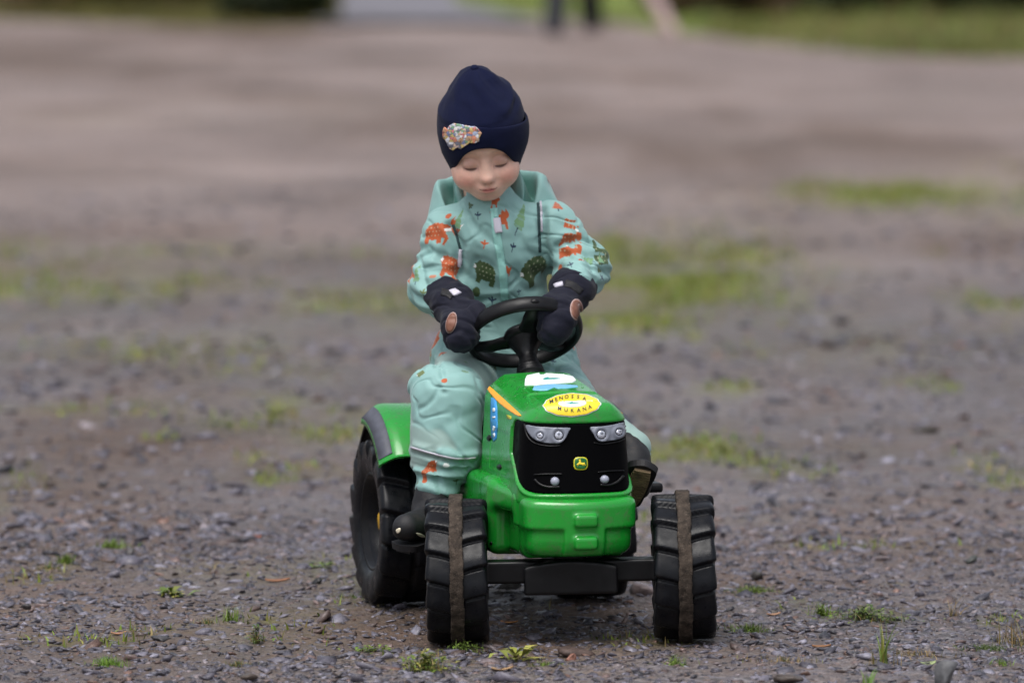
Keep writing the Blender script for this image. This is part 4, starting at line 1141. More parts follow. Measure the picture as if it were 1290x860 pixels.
A1 = SV * np.array([1, 1, .6]) + SV[:, [2, 0, 1]] * .35
cr = -.0042 * smooth(.62, 1.0, ridge3(A1, 13, 21)) - .0022 * smooth(.66, 1.0, ridge3(SV * np.array([.7, 1, 1.25]), 27, 33)) + .0016 * noise3(SV, 60, 41)
plz = smooth(.004, -.001, np.minimum(capsule(W(575, 480, .38), W(557, 562, .29), .082, .07)[0](*SV.T), 9))
cr *= 1 - .93 * plz
SV = SV + n_ * cr[:, None]
SV = laplace(SV, SQ, 1, .5)
bvS = bvh_of(SV, SQ); SH = hit_px(bvS)
Nn = normals(SV, SQ)
MINT = np.array([.225, .395, .375]); PLAIN = np.array([.235, .34, .315])
SC = np.tile(MINT, (len(SV), 1))
# plain reinforced legs between mid-thigh and the piping
dl = np.minimum(capsule(W(575, 480, .38), W(557, 562, .29), .082, .07)[0](*SV.T), capsule(W(735, 515, .36), W(790, 562, .225), .07, .055)[0](*SV.T))
pl_ = smooth(.004, -.001, dl)
SC = SC * (1 - pl_[:, None]) + PLAIN * pl_[:, None]
ORANGE, DKGREEN, SAGE, NAVYP, WHITEP, OLIVE = (.42, .085, .024), (.05, .085, .03), (.14, .27, .13), (.015, .035, .07), (.75, .78, .76), (.12, .16, .06)
BEAR = [(-1, .35), (-.86, .62), (-.72, .66), (-.66, .8), (-.52, .74), (-.3, .82), (.1, .8), (.55, .62), (.85, .3), (.98, -.2), (.98, -.8), (.62, -.8), (.55, -.45), (.3, -.52), (-.1, -.5), (-.15, -.82), (-.5, -.82), (-.55, -.35), (-.8, -.05), (-1.02, .1)]
FOX = [(-.8, .55), (-.55, .95), (-.42, .65), (-.1, .9), (0, .5), (.5, .35), (1, .75), (.95, .1), (.55, -.15), (.5, -.85), (.25, -.85), (.15, -.4), (-.25, -.4), (-.3, -.85), (-.55, -.85), (-.5, .05), (-.75, .2)]
def paint(px, py, su, sv, rot, kind, colr, c=None):
    """print one motif on the cloth round the point seen at a pixel"""
    p, n = SH(px, py) if c is None else c
    if kind in ('bear', 'bearr', 'fox', 'foxr'): su *= 1.22; sv *= 1.22
    u = np.array([1.0, .0, .0]) - n * n[0]
    u /= np.linalg.norm(u) + 1e-9; v = np.cross(n, u); v = v if v[2] >= 0 else -v
    a = R(rot); u, v = u * math.cos(a) + v * math.sin(a), -u * math.sin(a) + v * math.cos(a)
    m = np.where((np.abs(SV - p).max(1) < 1.6 * max(su, sv) / 655))[0]
    m = m[Nn[m] @ n > .1]
    d = SV[m] - p; U = d @ u / (su / 655); Vv = d @ v / (sv / 655)
    def put(mask, col): SC[m[mask]] = col
    if kind in ('bear', 'bearr'):
        if kind == 'bearr': U = -U
        b_ = pip(BEAR, U, Vv); put(b_, colr)
        put(pip([(-1.02, .1), (-.8, .1), (-.82, .3), (-1, .38)], U, Vv), WHITEP)
        g = (np.mod(U * 3.2 + .5 * np.floor(Vv * 3.2), 1) - .5) ** 2 + (np.mod(Vv * 3.2, 1) - .5) ** 2
        put(b_ & (g < .03) & (Vv > -.25) & (U > -.5), tuple(np.array(colr) * .4 + np.array((.5, .52, .35)) * .6))
    elif kind in ('fox', 'foxr'):
        if kind == 'foxr': U = -U
        put(pip(FOX, U, Vv), colr); put(pip([(.8, .5), (1, .75), (.95, .35)], U, Vv), WHITEP)
    elif kind == 'tree':
        t = np.mod((Vv + 1) * 2.6, 1); w_ = (1 - Vv) * .5 * (.72 + .28 * (1 - t)); b_ = (np.abs(U) < w_) & (Vv > -.75) & (Vv < 1)
        put(b_, colr)
        put(b_ & (t > .72) & (np.abs(U) < w_ * .8), tuple(np.array(colr) * .5 + MINT * .4))
        put((np.abs(U) < .08) & (Vv <= -.72) & (Vv > -1.05), NAVYP)
    elif kind == 'leaf':
        for an in (-1.0, 0, 1.0):
            x_ = U * math.cos(an) - Vv * math.sin(an); y_ = U * math.sin(an) + Vv * math.cos(an)
            put((x_ / .2) ** 2 + ((y_ - .52) / .5) ** 2 < 1, colr)
        put((np.abs(U) < .1) & (Vv < .1) & (Vv > -.9), colr)
    elif kind == 'dot':
        put(U ** 2 + Vv ** 2 < 1, colr)
rm = np.random.default_rng(11)
# the rest of the cloth carries the same print: back, flanks, sleeves
cand = np.where((Nn[:, 1] > .15) | (np.abs(Nn[:, 0]) > .85))[0]
used = []
for i in rm.permutation(cand)[:1500]:
    p = SV[i]
    if pl_[i] > .2 or dl[i] < .05 or p[2] < .46 or any(np.linalg.norm(p - q) < .048 for q in used): continue
    if Nn[i] @ (CAM - p) > .12 * np.linalg.norm(CAM - p): continue
    used.append(p)
    k = rm.choice(['bear', 'bearr', 'fox', 'tree', 'leaf', 'leaf'])
    s_ = {'bear': 14, 'bearr': 14, 'fox': 11, 'tree': 10, 'leaf': 5.5}[k]
    col_ = SAGE if k == 'tree' else [ORANGE, NAVYP][rm.integers(0, 2)] if k == 'leaf' else [ORANGE, DKGREEN][rm.integers(0, 2)]
    paint(0, 0, s_, s_ * (1.8 if k == 'tree' else .95), rm.uniform(-12, 12), k, col_, (p, Nn[i]))
for a in [(548, 294, 14, 13, 4, 'bearr', ORANGE), (573, 289, 8, 14, -8, 'fox', ORANGE), (578, 276, 7, 16, -18, 'tree', SAGE), (602, 272, 5.5, 5.5, 0, 'leaf', NAVYP), (632, 277, 11, 12, 8, 'foxr', ORANGE),
          (657, 271, 9.5, 21, -2, 'tree', SAGE), (610, 308, 6, 6, -8, 'leaf', ORANGE), (646, 312, 5, 7, -15, 'leaf', NAVYP), (610, 345, 13, 16, -14, 'bear', DKGREEN), (672, 339, 17, 18, -4, 'bear', DKGREEN),
          (702, 258, 10, 11, 12, 'tree', ORANGE), (699, 250, 5, 3.5, 20, 'dot', ORANGE), (720, 299, 15, 13, 22, 'bearr', ORANGE), (722, 316, 8, 6, -20, 'foxr', ORANGE), (739, 328, 8, 11, 75, 'tree', SAGE), (756, 326, 6, 9, 20, 'tree', SAGE),
          (758, 350, 6, 6, -25, 'leaf', NAVYP), (719, 334, 5, 5, 20, 'leaf', NAVYP), (706, 337, 5, 4, 0, 'dot', ORANGE), (524, 345, 7, 13, 10, 'tree', SAGE), (566, 337, 11, 12, -28, 'bear', ORANGE), (545, 348, 5, 2.4, 0, 'dot', (.42, .17, .1)),
          (527, 318, 4, 3.5, 0, 'dot', ORANGE), (533, 370, 6, 6, 0, 'leaf', OLIVE), (620, 379, 6.5, 6.5, 0, 'leaf', NAVYP), (600, 368, 5, 7, 0, 'dot', DKGREEN), (640, 341, 4, 7, 0, 'fox', ORANGE), (654, 368, 4, 4, 0, 'leaf', NAVYP),
          (548, 431, 15, 9, 32, 'bearr', ORANGE), (557, 444, 8, 8, 5, 'tree', ORANGE), (543, 452, 5.5, 5.5, 10, 'leaf', NAVYP), (587, 456, 5, 5.5, 0, 'tree', SAGE), (611, 448, 18, 8, -14, 'bear', DKGREEN), (530, 471, 5, 8, 20, 'bear', OLIVE),
          (718, 432, 9, 5, -35, 'bearr', ORANGE), (730, 428, 5, 6, 0, 'leaf', NAVYP), (697, 456, 5, 5, 0, 'leaf', NAVYP), (687, 449, 9, 5, 15, 'bear', OLIVE), (586, 468, 5, 2.5, 0, 'dot', (.14, .24, .17)), (651, 240, 6, 9, 0, 'fox', ORANGE),
          (565, 272, 4.5, 3.5, 20, 'dot', ORANGE), (540, 591, 12, 5, 24, 'bearr', ORANGE), (535, 605, 3.5, 4, 0, 'dot', ORANGE), (526, 607, 3, 6, 0, 'dot', OLIVE), (562, 586, 4, 3, 0, 'dot', WHITEP), (575, 606, 6, 6, 0, 'leaf', DKGREEN),
          (592, 258, 6, 5, 30, 'tree', DKGREEN), (740, 358, 5, 6, 0, 'leaf', DKGREEN), (727, 290, 3, 2, 0, 'dot', WHITEP), (599, 327, 4, 4, 20, 'dot', MINT)]:
    paint(*a)
coverall = cobj("coverall", SV, SQ, M_SUIT, None, True, SC)
# zip, pulls, pocket zips, piping
def ribbon(name, pts, w, mt, lift, hit=None, parent=None, step=2.2, skirt=.0015, rel=None):
    P = np.array(spline(pts, 6, False)); T_ = np.gradient(P, axis=0); T_ /= np.linalg.norm(T_, axis=1, keepdims=True)
    n = np.stack([-T_[:, 1], T_[:, 0]], 1) * (w / 2)
    return decal(name, [tuple(p) for p in P + n] + [tuple(p) for p in (P - n)[::-1]], hit or SH, mt, coverall if parent is None else parent, step, lift, rel, CINV, skirt)
ribbon("zip", [(622, 262), (625, 290), (630, 320), (634, 350), (636, 378)], 9.5, M_ZIP, .0016)
ribbon("zip_teeth", [(622, 264), (625, 290), (630, 320), (634, 350), (636, 376)], 1.6, M_SUIT and M_DARKSEAM, .0019) if False else None
ribbon("zip_slider", [(623.5, 263), (624.5, 274)], 5, M_ZIP, .004)
ribbon("zip_pull", [(625, 275), (626.5, 284), (628.5, 293)], 8.5, M_REFL, .006)
ribbon("pocket_zip", [(571, 283), (576, 300), (580, 316), (581, 334)], 3.2, M_DARKSEAM, .001)
ribbon("zip_pull", [(580.5, 314), (579.5, 325), (578.5, 336)], 4.8, M_REFL, .005)
ribbon("pocket_zip", [(677, 246), (678, 264), (679, 290), (680, 318)], 3.2, M_DARKSEAM, .001)
ribbon("pocket_piping", [(680, 244), (681, 254), (682, 270), (682.5, 292)], 2.6, M_REFL, .0026)
ribbon("reflective_piping", [(518, 563), (545, 571), (575, 577.5), (599, 576.5)], 2.0, M_REFL, .0018)
ribbon("reflective_piping", [(739, 287), (745, 290), (752, 297)], 7, mat("worn_reflective_band", lin(170, 140, 138), rough=.5), .001)

# ---- head: one continuous surface of skin
HR = Matrix.Rotation(R(-7), 4, 'Y') @ Matrix.Rotation(R(2), 4, 'Z') @ Matrix.Rotation(R(25), 4, 'X')
eye_mid = W(611.5, 204.5, .345)
HRn = np.array(HR.to_3x3())
HO = eye_mid + HRn @ np.array([0, .072, 0])
HTn = np.array((Matrix.Rotation(R(-5), 4, 'Y') @ Matrix.Rotation(R(22), 4, 'X')).to_3x3())
def head_w(V): return np.asarray(V) @ HRn.T + HO
def hat_w(V): return (np.asarray(V) - [-.003, .012, .035]) @ HTn.T + HO + HRn @ np.array([0, .012, .03])
H = Sdf()
H.add(ellipsoid((0, .022, .035), (.070, .084, .074)))
H.add(ellipsoid((0, -.016, -.024), (.0565, .058, .062)), .03)
for s in (-1, 1):
    H.add(ellipsoid((s * .0285, -.042, -.035), (.0285, .029, .028)), .03)
    H.add(ellipsoid((s * .036, -.012, -.046), (.0185, .034, .022)), .03)
    H.add(ellipsoid((s * .069, .018, -.012), (.008, .016, .022)), .008)
H.add(ellipsoid((0, -.0560, -.0745), (.0225, .016, .0140)), .026)
H.add(ellipsoid((0, -.058, .026), (.042, .016, .016)), .03)
for s in (-1, 1):
    H.add(ellipsoid((s * .0285, -.0795, .000), (.0165, .0100, .0095)), .024, 's')
    H.add(ellipsoid((s * .0285, -.0590, -.0040), (.0155, .0125, .0115)), .004)
H.add(capsule((0, -.070, -.002), (0, -.080, -.028), .0068, .0088), .016)
H.add(ellipsoid((0, -.0818, -.0310), (.0084, .0082, .0078)), .008)
for s in (-1, 1):
    H.add(ellipsoid((s * .0074, -.0758, -.0335), (.0048, .0066, .0048)), .006)
    H.add(ellipsoid((s * .0048, -.0835, -.0405), (.0030, .004, .0022)), .003, 's')
H.add(ellipsoid((0, -.0700, -.0530), (.0190, .0105, .0120)), .014)
H.add(ellipsoid((0, -.0775, -.0520), (.0125, .0055, .0036)), .005)
H.add(ellipsoid((0, -.0765, -.0590), (.0110, .0055, .0040)), .005)
H.add(capsule((-.0175, -.0755, -.0530), (0, -.0845, -.0555), .0007, .0009), .003, 's')
H.add(capsule((.0175, -.0755, -.0530), (0, -.0845, -.0555), .0007, .0009), .003, 's')
H.add(ellipsoid((0, -.084, -.0462), (.0028, .004, .0045)), .006, 's')
H.add(capsule((0, .02, -.04), (0, .035, -.13), .044, .046), .03)
HVl, HQ_ = H.mesh(.0017, .008, 2, lo=(-.085, -.1, -.13), hi=(.085, .115, .12))
x, y, z = HVl.T
skin = np.tile(np.array([.83, .53, .415]), (len(HVl), 1))
def blend(c, m): 
    global skin
    skin = skin * (1 - m[:, None]) + np.array(c) * m[:, None]
for s in (-1, 1):
    blend((.80, .33, .26), .6 * np.exp(-(((x - s * .040) / .019) ** 2 + ((z + .037) / .017) ** 2)) * (y < -.01))
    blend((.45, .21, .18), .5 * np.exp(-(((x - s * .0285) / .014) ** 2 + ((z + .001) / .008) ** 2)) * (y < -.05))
    lid = np.abs((z + .0105) + .0030 * (1 - ((x - s * .0285) / .0155) ** 2) * 1.0)
    lw = .0036 * np.maximum(0, 1 - ((x - s * .0285) / .0125) ** 2) + .0006
    lash = smooth(lw, lw * .25, lid) * (np.abs(x - s * .0285) < .0120) * (y < -.055)
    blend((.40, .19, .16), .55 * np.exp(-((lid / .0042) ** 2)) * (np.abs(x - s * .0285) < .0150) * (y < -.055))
    blend((.075, .038, .032), lash * .9)
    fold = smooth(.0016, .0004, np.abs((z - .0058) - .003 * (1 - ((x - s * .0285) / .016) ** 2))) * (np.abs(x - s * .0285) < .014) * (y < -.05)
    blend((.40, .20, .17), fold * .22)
    brow = smooth(.0034, .0008, np.abs((z - .0185) - .004 * (1 - ((x - s * .031) / .02) ** 2))) * (np.abs(x - s * .031) < .017) * (y < -.04)
    blend((.38, .22, .16), brow * .22)
blend((.84, .42, .35), .5 * np.exp(-((x / .011) ** 2 + ((z + .033) / .009) ** 2)) * (y < -.07))
mouth = np.exp(-((x / .0128) ** 4 + ((z + .0555) / .0056) ** 2)) * (y < -.068)
blend((.56, .16, .15), .9 * mouth)
blend((.22, .05, .045), smooth(.0015, .0004, np.abs(z + .0557 - .0022 * (x / .016) ** 2)) * (np.abs(x) < .0165) * (y < -.068) * .8)
blend((.30, .12, .09), .7 * sum(np.exp(-(((x - s * .0048) / .0030) ** 2 + ((z + .0405) / .0022) ** 2)) for s in (-1, 1)) * (y < -.07))
blend((.62, .26, .21), .3 * np.exp(-((x / .016) ** 2 + ((z + .073) / .009) ** 2)) * (y < -.05))
head = cobj("head", head_w(HVl), HQ_, M_SKIN, None, True, skin)

# ---- beanie with turned-up cuff
SEC = np.array([(-.055, .0620, .078, .016), (-.03, .0700, .087, .014), (.0, .0808, .096, .012), (.03, .0845, .0975, .010), (.06, .0825, .0945, .010), (.085, .0775, .089, .012), (.105, .067, .077, .015), (.122, .0555, .064, .018),
                (.137, .0435, .050, .021), (.150, .0335, .038, .023), (.160, .0205, .023, .024), (.1655, .0105, .012, .024), (.1675, .002, .002, .024)])
def hat_pt(t, z, off=0.0):
    rx, ry, cy = (np.interp(z, SEC[:, 0], SEC[:, k]) for k in (1, 2, 3))
    return np.stack([np.sin(t) * (rx + off) - .004 * smooth(.08, .15, z), cy - np.cos(t) * (ry + off), z + 0 * t], -1)     # t = 0 at the face
SEC[:, 0] = np.where(SEC[:, 0] > .06, .06 + (SEC[:, 0] - .06) * .9, SEC[:, 0])
def brim_z(t):      # lower edge: high over the brow, down over the ears and nape
    return -.048 + .084 * np.exp(-(np.abs(((t + math.pi) % (2 * math.pi)) - math.pi) / .86) ** 2.6)
nt = 150; T = np.linspace(0, 2 * np.pi, nt, endpoint=False)
rows = []
zs = np.concatenate([np.linspace(.045, .138, 40), np.linspace(.14, .1566, 12)])
for zz in zs:
    P = hat_pt(T, np.full(nt, zz))
    P2 = P.copy()
    k = .0035 * smooth(.06, .085, zz); puff = .0012 * smooth(.05, .066, zz) * smooth(.11, .08, zz) - .004 * smooth(.058, .05, zz)
    fold = .0045 * np.exp(-((zz - .104 + .010 * np.sin(T * 2 + .6)) / .008) ** 2) * np.clip(np.sin(T - .1) * 1.2, -.3, 1) - .004 * np.exp(-((zz - .092 + .012 * np.sin(T * 2 + .6)) / .007) ** 2) * np.clip(np.sin(T), 0, 1)
    fold = fold + k * (fbm(np.cos(T) * 1.6 + 4, np.sin(T) * 1.6 + zz * 22, 91, 3)) * 1.5
    fold = fold + .003 * np.exp(-((zz - .135) / .02) ** 2) * np.cos(T * 5 + zz * 40)
    fold = fold + puff
    P2[:, 0] += np.sin(T) * fold; P2[:, 1] -= np.cos(T) * fold
    rows.append(P2)
A = np.array(rows); m_ = len(rows)
Vh = np.concatenate([A.reshape(-1, 3), [[-.004, .024, .1572]]])
ii = np.arange(nt); jj = (ii + 1) % nt
Fh = [list(q) for r_ in range(m_ - 1) for q in np.stack([r_ * nt + ii, r_ * nt + jj, (r_ + 1) * nt + jj, (r_ + 1) * nt + ii], 1).tolist()] + [[(m_ - 1) * nt + a, (m_ - 1) * nt + b_, len(Vh) - 1] for a, b_ in zip(ii.tolist(), jj.tolist())]
beanie = cobj("beanie", hat_w(Vh), Fh, M_NAVY)
# little gathered knot on the crown
sd = Sdf().add(ellipsoid((-.004, .024, .1562), (.0085, .0085, .005))); v, q = sd.mesh(.0016); cobj("crown_knot", hat_w(v), q, M_NAVY, beanie)
bz = brim_z(T); top = .066 + .012 * np.cos(T) - .012 * np.sin(T)
prof = [(-.0060, 0.02), (-.005, .004), (-.002, 0), (.0005, .02), (.0014, .08), (.0016, .2), (.0017, .35), (.0018, .5), (.0019, .65), (.0021, .8), (.0022, .92), (.0019, .975), (.0010, 1.0), (-.001, .985), (-.003, .93)]
rows = []
for o_, f in prof:
    zz = bz + (top - bz) * f
    bulge = .0045 * np.exp(-((T - 1.35) / .5) ** 2) * smooth(.1, .75, f)
    rows.append(hat_pt(T, zz, o_ + bulge + .0010 * fbm(np.cos(T) * 2, np.sin(T) * 2 + f, 55, 2)))
A = np.array(rows); m_ = len(rows)
Fc = [list(q) for r_ in range(m_ - 1) for q in np.stack([r_ * nt + ii, r_ * nt + jj, (r_ + 1) * nt + jj, (r_ + 1) * nt + ii], 1).tolist()]
VC = hat_w(A.reshape(-1, 3))
cuff = cobj("beanie_cuff", VC, Fc, M_NAVY, beanie)
bvC = bvh_of(VC, np.array(Fc)); HCF = hit_px(bvC)
# sewn-on badge: a crowd of small bright shapes
rb = np.random.default_rng(5)
bo = [(558, 166), (560, 160), (564, 163), (567, 158), (572, 155.5), (577, 156.5), (581, 154.8), (584, 157.5), (590, 157), (596, 158.5), (602, 161.5), (607, 168), (604, 173.5), (603.5, 178), (598, 180.5), (592, 180), (586, 184), (581, 187.5), (576, 186), (571, 189.5), (567, 187.5), (564, 182), (561.5, 177), (558.5, 174)]
cen = np.stack([rb.uniform(557, 608, 170), rb.uniform(154, 191, 170)], 1)
cols = np.array([(.78, .78, .82), (.74, .74, .8), (.62, .3, .12), (.68, .18, .06), (.8, .76, .7), (.35, .42, .6), (.07, .07, .13), (.6, .1, .12), (.62, .42, .08), (.8, .8, .85), (.5, .28, .14), (.1, .3, .14), (.72, .5, .4), (.12, .15, .35)])
cid = rb.integers(0, len(cols), 170)
for q_ in range(170):
    if cen[q_, 1] > 179: cid[q_] = (8, 0, 6, 8, 12)[q_ % 5]
def pcol(u, v):
    d = (cen[:, 0] - u) ** 2 + ((cen[:, 1] - v) * 1.1) ** 2
    o2 = np.argsort(d)[:2]
    c = cols[cid[o2[0]]] * .8 + .12
    return c * (.45 if math.sqrt(d[o2[1]]) - math.sqrt(d[o2[0]]) < .3 else 1)
def prel(u, v):
    d = np.sqrt(np.min((cen[:, 0] - u) ** 2 + (cen[:, 1] - v) ** 2)); return .0006 * max(0, 1 - d / 3)
decal("badge", bo, HCF, M_PATCH, beanie, .75, .0012, prel, CINV, .0015, pcol)

# ---- hood lying folded round the neck
hc = W(619, 261, .475); HT = np.array((Matrix.Rotation(R(-6), 3, 'Y') @ Matrix.Rotation(R(11), 3, 'X')))
hp = [(.030, -.050, 0), (.050, .0, 0), (.057, .030, 0), (.0620, .050, 0), (.0665, .0540, 0), (.0700, .048, 1), (.0730, .024, 1), (.0775, -.002, 1), (.0830, -.006, 1), (.0880, .006, 1), (.0915, .022, 1), (.0955, .034, .3), (.1000, .0350, 0), (.1060, .028, 0), (.1140, .012, 0), (.1205, -.006, 0), (.1230, -.020, 0), (.1190, -.032, 0), (.106, -.040, 0)]
hp = np.array(hp); PHI = np.linspace(R(-128), R(128), 110); V = []; C = []
for ph in PHI:
    a = abs(ph); e = smooth(R(132), R(52), a); gap = smooth(R(118), R(75), a)
    for r_, z_, li in hp:
        rr = .054 + (r_ - .056) * (.15 + 1.22 * e); zz = -.045 + (z_ * 1.45 + .045) * (.08 + .92 * e)
        if .0695 <= r_ <= .0920: zz = zz + (1 - gap) * (.04 * (.08 + .92 * e) - zz) * .5
        rr *= 1 + .10 * smooth(R(60), 0, a)
        rr += .0035 * math.sin(ph * 7 + z_ * 60) * e; zz += .004 * math.sin(ph * 5 + 1) * e
        V.append((math.sin(ph) * rr, math.cos(ph) * rr * .92, zz))
        C.append(tuple(MINT * .96) if li < .2 else tuple(np.array((.07, .20, .165)) * li + MINT * (1 - li)))
V = np.array(V) @ HT.T + hc; k = len(hp)
F = np.array([[i * k + c, i * k + c + 1, (i + 1) * k + c + 1, (i + 1) * k + c] for i in range(len(PHI) - 1) for c in range(k - 1)])
V, F = subdiv(V, F); C = np.array(C)
Vq, Fq = np.array(C), None
C2 = subdiv(np.c_[C], np.array([[i * k + c, i * k + c + 1, (i + 1) * k + c + 1, (i + 1) * k + c] for i in range(len(PHI) - 1) for c in range(k - 1)]))[0]
V = laplace(V, F, 8, .5)
nn = normals(V, F); V = V + nn * (noise3(V, 40, 4) * .0022 - .004 * smooth(.6, 1, ridge3(V, 16, 3)))[:, None]
for px, py, r_, cc in [(682, 224, .004, NAVYP), (655, 233, .006, ORANGE), (688, 232, .007, (.12, .05, .04)), (560, 236, .0, ORANGE)]:
    if r_:
        p = W(px, py, .44); d = np.linalg.norm((V - p)[:, [0, 2]], axis=1); C2[(d < r_) & (nn[:, 1] < .1)] = cc
cobj("hood", V, F, M_SUIT, None, True, C2)

# ---- mittens gripping the wheel
def mitten(pts):
    sd = Sdf()
    sd.add(capsule(pts['c0'], pts['c1'], pts['rc0'], pts['rc1']))
    ax_ = pts['c1'] - pts['c0']; ax_ = ax_ / np.linalg.norm(ax_); c_ = pts['c0']
    sd.add((lambda x, y, z: -((x - c_[0]) * ax_[0] + (y - c_[1]) * ax_[1] + (z - c_[2]) * ax_[2]) - .012, np.full(3, -9.), np.full(3, 9.)), .007, 'i')   # flat hem at the sleeve
    sd.add(capsule(pts['c1'], pts['w'], pts['rc1'] * .86, pts['rw']), .006)
    sd.add(capsule(pts['w'], pts['k'], pts['rw'], pts['rk'], pts.get('sq')), .02)      # back of the hand to the knuckles
    sd.add(capsule(pts['k'], pts['f'], pts['rk'] * .95, pts['rf']), .02)               # fingers closing under the rim
    sd.add(capsule(pts['f'], pts['f2'], pts['rf'], pts['rf'] * .85), .014)
    sd.add(capsule(pts['t0'], pts['t1'], .018, .0155), .014); sd.add(capsule(pts['t1'], pts['t2'], .0155, .013), .01)   # thumb
    V, Q = sd.mesh(.0026, .01, 1)
    n = normals(V, Q)
    V = V + n * (noise3(V, 45, 2) * .0035 + noise3(V * np.array([1, 1, 1.8]), 85, 6) * .0018 - .0038 * smooth(.6, 1, ridge3(V * np.array([.7, 1, 1.4]), 24, 13)))[:, None]
    V = laplace(V, Q, 1, .4)
    return V, Q
ML = dict(c0=W(562, 374, .42), c1=W(570, 383, .385), rc0=.043, rc1=.044, w=W(574, 394, .36), rw=.031, k=W(577, 412, .305), rk=.031, f=W(581, 425, .295), rf=.028, f2=W(590, 424, .315), t0=W(588, 388, .335), t1=W(600, 391, .315), t2=W(606, 402, .30))
MR = dict(c0=W(725, 360, .42), c1=W(719, 367, .39), rc0=.042, rc1=.044, w=W(712, 379, .36), rw=.031, k=W(706, 396, .305), rk=.032, f=W(697, 415, .295), rf=.029, f2=W(691, 416, .32), t0=W(698, 379, .335), t1=W(690, 383, .305), t2=W(685, 394, .285))
for D, pat, stitch, tagp, tie, cu in (
    (ML, (568.5, 406.5, 6.6, 13.5, 14), 1.0, [(566, 366.5), (574, 364.5), (581, 369.5), (572.5, 373)], [(556, 368), (564, 369.5), (570, 374)], [(539, 386), (552, 368), (574, 360), (596, 372)]),
    (MR, (726.3, 390, 8.2, 13.5, -4), 1.0, [(698, 358.5), (709, 355.5), (709.5, 359.5), (699, 362)], [(712, 357), (722, 360), (732, 368)], [(693, 362), (706, 352), (724, 354), (744, 378)])):
    v, q = mitten(D); m_o = cobj("mitten", v, q, M_MITT); bm_ = bvh_of(v, q); HM = hit_px(bm_)
    cx, cy, rx, ry, rot = pat
    def ell(s, n=40): return [(cx + rx * s * math.cos(t) * math.cos(R(rot)) - ry * s * math.sin(t) * math.sin(R(rot)), cy + rx * s * math.cos(t) * math.sin(R(rot)) + ry * s * math.sin(t) * math.cos(R(rot))) for t in np.linspace(0, 2 * math.pi, n, endpoint=False)]
    decal("patch_edging", ell(1.0), HM, M_STITCH, m_o, 2.2, .0008, None, CINV, .001)
    decal("leather_patch", ell(.87), HM, M_LEATH, m_o, 2.2, .0016, None, CINV, .001)
    ribbon("wrist_strap", tie, 8.5, M_BOOT, .0022, HM, m_o)
    decal("reflective_tag", tagp, HM, M_REFL, m_o, 2.0, .0034, None, CINV, .0015)

# ---- boots
def boot(sh0, sh1, heel, toe, rsh, rh, rt, up):
    sd = Sdf(); up = np.asarray(up, float)
    sd.add(capsule(sh0, sh1, rsh, rsh * .95)); sd.add(capsule(sh1, heel, rsh * .93, rh), .02)
    sd.add(capsule(heel, toe, rh, rt), .018)
    c = heel
    sd.add((lambda x, y, z: -((x - c[0]) * up[0] + (y - c[1]) * up[1] + (z - c[2]) * up[2]) - rh * .72, np.array([-9., -9, -9]), np.array([9., 9, 9])), .008, 'i')
    V, Q = sd.mesh(.003, .012, 1); n = normals(V, Q)
    V = V + n * (noise3(V, 50, 8) * .003)[:, None]
    # sole
    d = toe - heel; L_ = np.linalg.norm(d); d = d - up * (d @ up); d /= np.linalg.norm(d); s = np.cross(up, d)
    o_ = spline([(-.030, 0), (-.022, .024), (.01, .029), (.05, .031), (.5 * L_ + .04, .035), (L_ + .012, .030), (L_ + rt * .98, .0), (L_ + .012, -.030), (.5 * L_ + .04, -.033), (.05, -.029), (.01, -.028), (-.022, -.024)], 4)
    zb = -rh * .72
    top_ = [heel + d * a * .97 + s * b_ * .86 + up * (zb + .001) for a, b_ in o_]; o_ = [(a * .97, b_ * .84) for a, b_ in o_]; bot = [heel + d * a * .985 + s * b_ * .96 + up * (zb - .011) for a, b_ in o_]
    return V, Q, np.array(top_ + bot), len(o_), (d, s, up, heel, zb, L_)
upL = np.array([.05, -.12, .99]); upL /= np.linalg.norm(upL)
b1 = boot(W(549, 619, .270), W(546, 640, .262), W(547, 658, .245), W(512, 664, .165), .039, .034, .026, upL)
upR = np.array([.12, .62, .78]); upR /= np.linalg.norm(upR)
b2 = boot(W(794, 566, .222), W(796, 588, .19), W(797, 609, .155), W(808, 595, .06), .035, .032, .026, upR)
for (V, Q, SP, n, fr) in (b1, b2):
    b_o = cobj("boot", V, Q, M_BOOT)
    F = [list(range(n))[::-1], list(range(n, 2 * n))] + [[i, (i + 1) % n, n + (i + 1) % n, n + i] for i in range(n)]
    cobj("sole", SP, F, M_BOOT, b_o, False)
    d, s, up, heel, zb, L_ = fr
    # tan tread under the sole: bars
    bars = []
    Vb = []; Fb = []
    for k in range(15):
        a = -.008 + k * (L_ + .012) / 14
        w_ = .018 * math.sqrt(max(.05, 1 - ((a - L_ * .5) / (L_ * .5 + .03)) ** 2)) + .002
        n0 = len(Vb)
        for dz in (-.010, -.0165):
            for da, ds in ((-.0032, -1), (.0032, -1), (.0032, 1), (-.0032, 1)): Vb.append(heel + d * (a + da) + s * ds * w_ + up * (zb + dz))
        Fb += [[n0 + 4, n0 + 5, n0 + 6, n0 + 7]] + [[n0 + i, n0 + (i + 1) % 4, n0 + 4 + (i + 1) % 4, n0 + 4 + i] for i in range(4)]
    cobj("tread", Vb, Fb, M_SOLE if up[1] > .3 else M_BOOT, b_o, False)
    o2 = [heel + d * (L_ * .5 + (L_ * .5 + .008) * math.cos(t)) + s * .016 * math.sin(t) + up * (zb - .0125) for t in np.linspace(0, 2 * math.pi, 28, endpoint=False)]
    cobj("outsole", o2, [list(range(28))], M_SOLE if up[1] > .3 else M_BOOT, b_o, False)
bvB = bvh_of(b1[0], b1[1]); HB = hit_px(bvB); boots = [o for o in child.children if o.name.startswith("boot")]
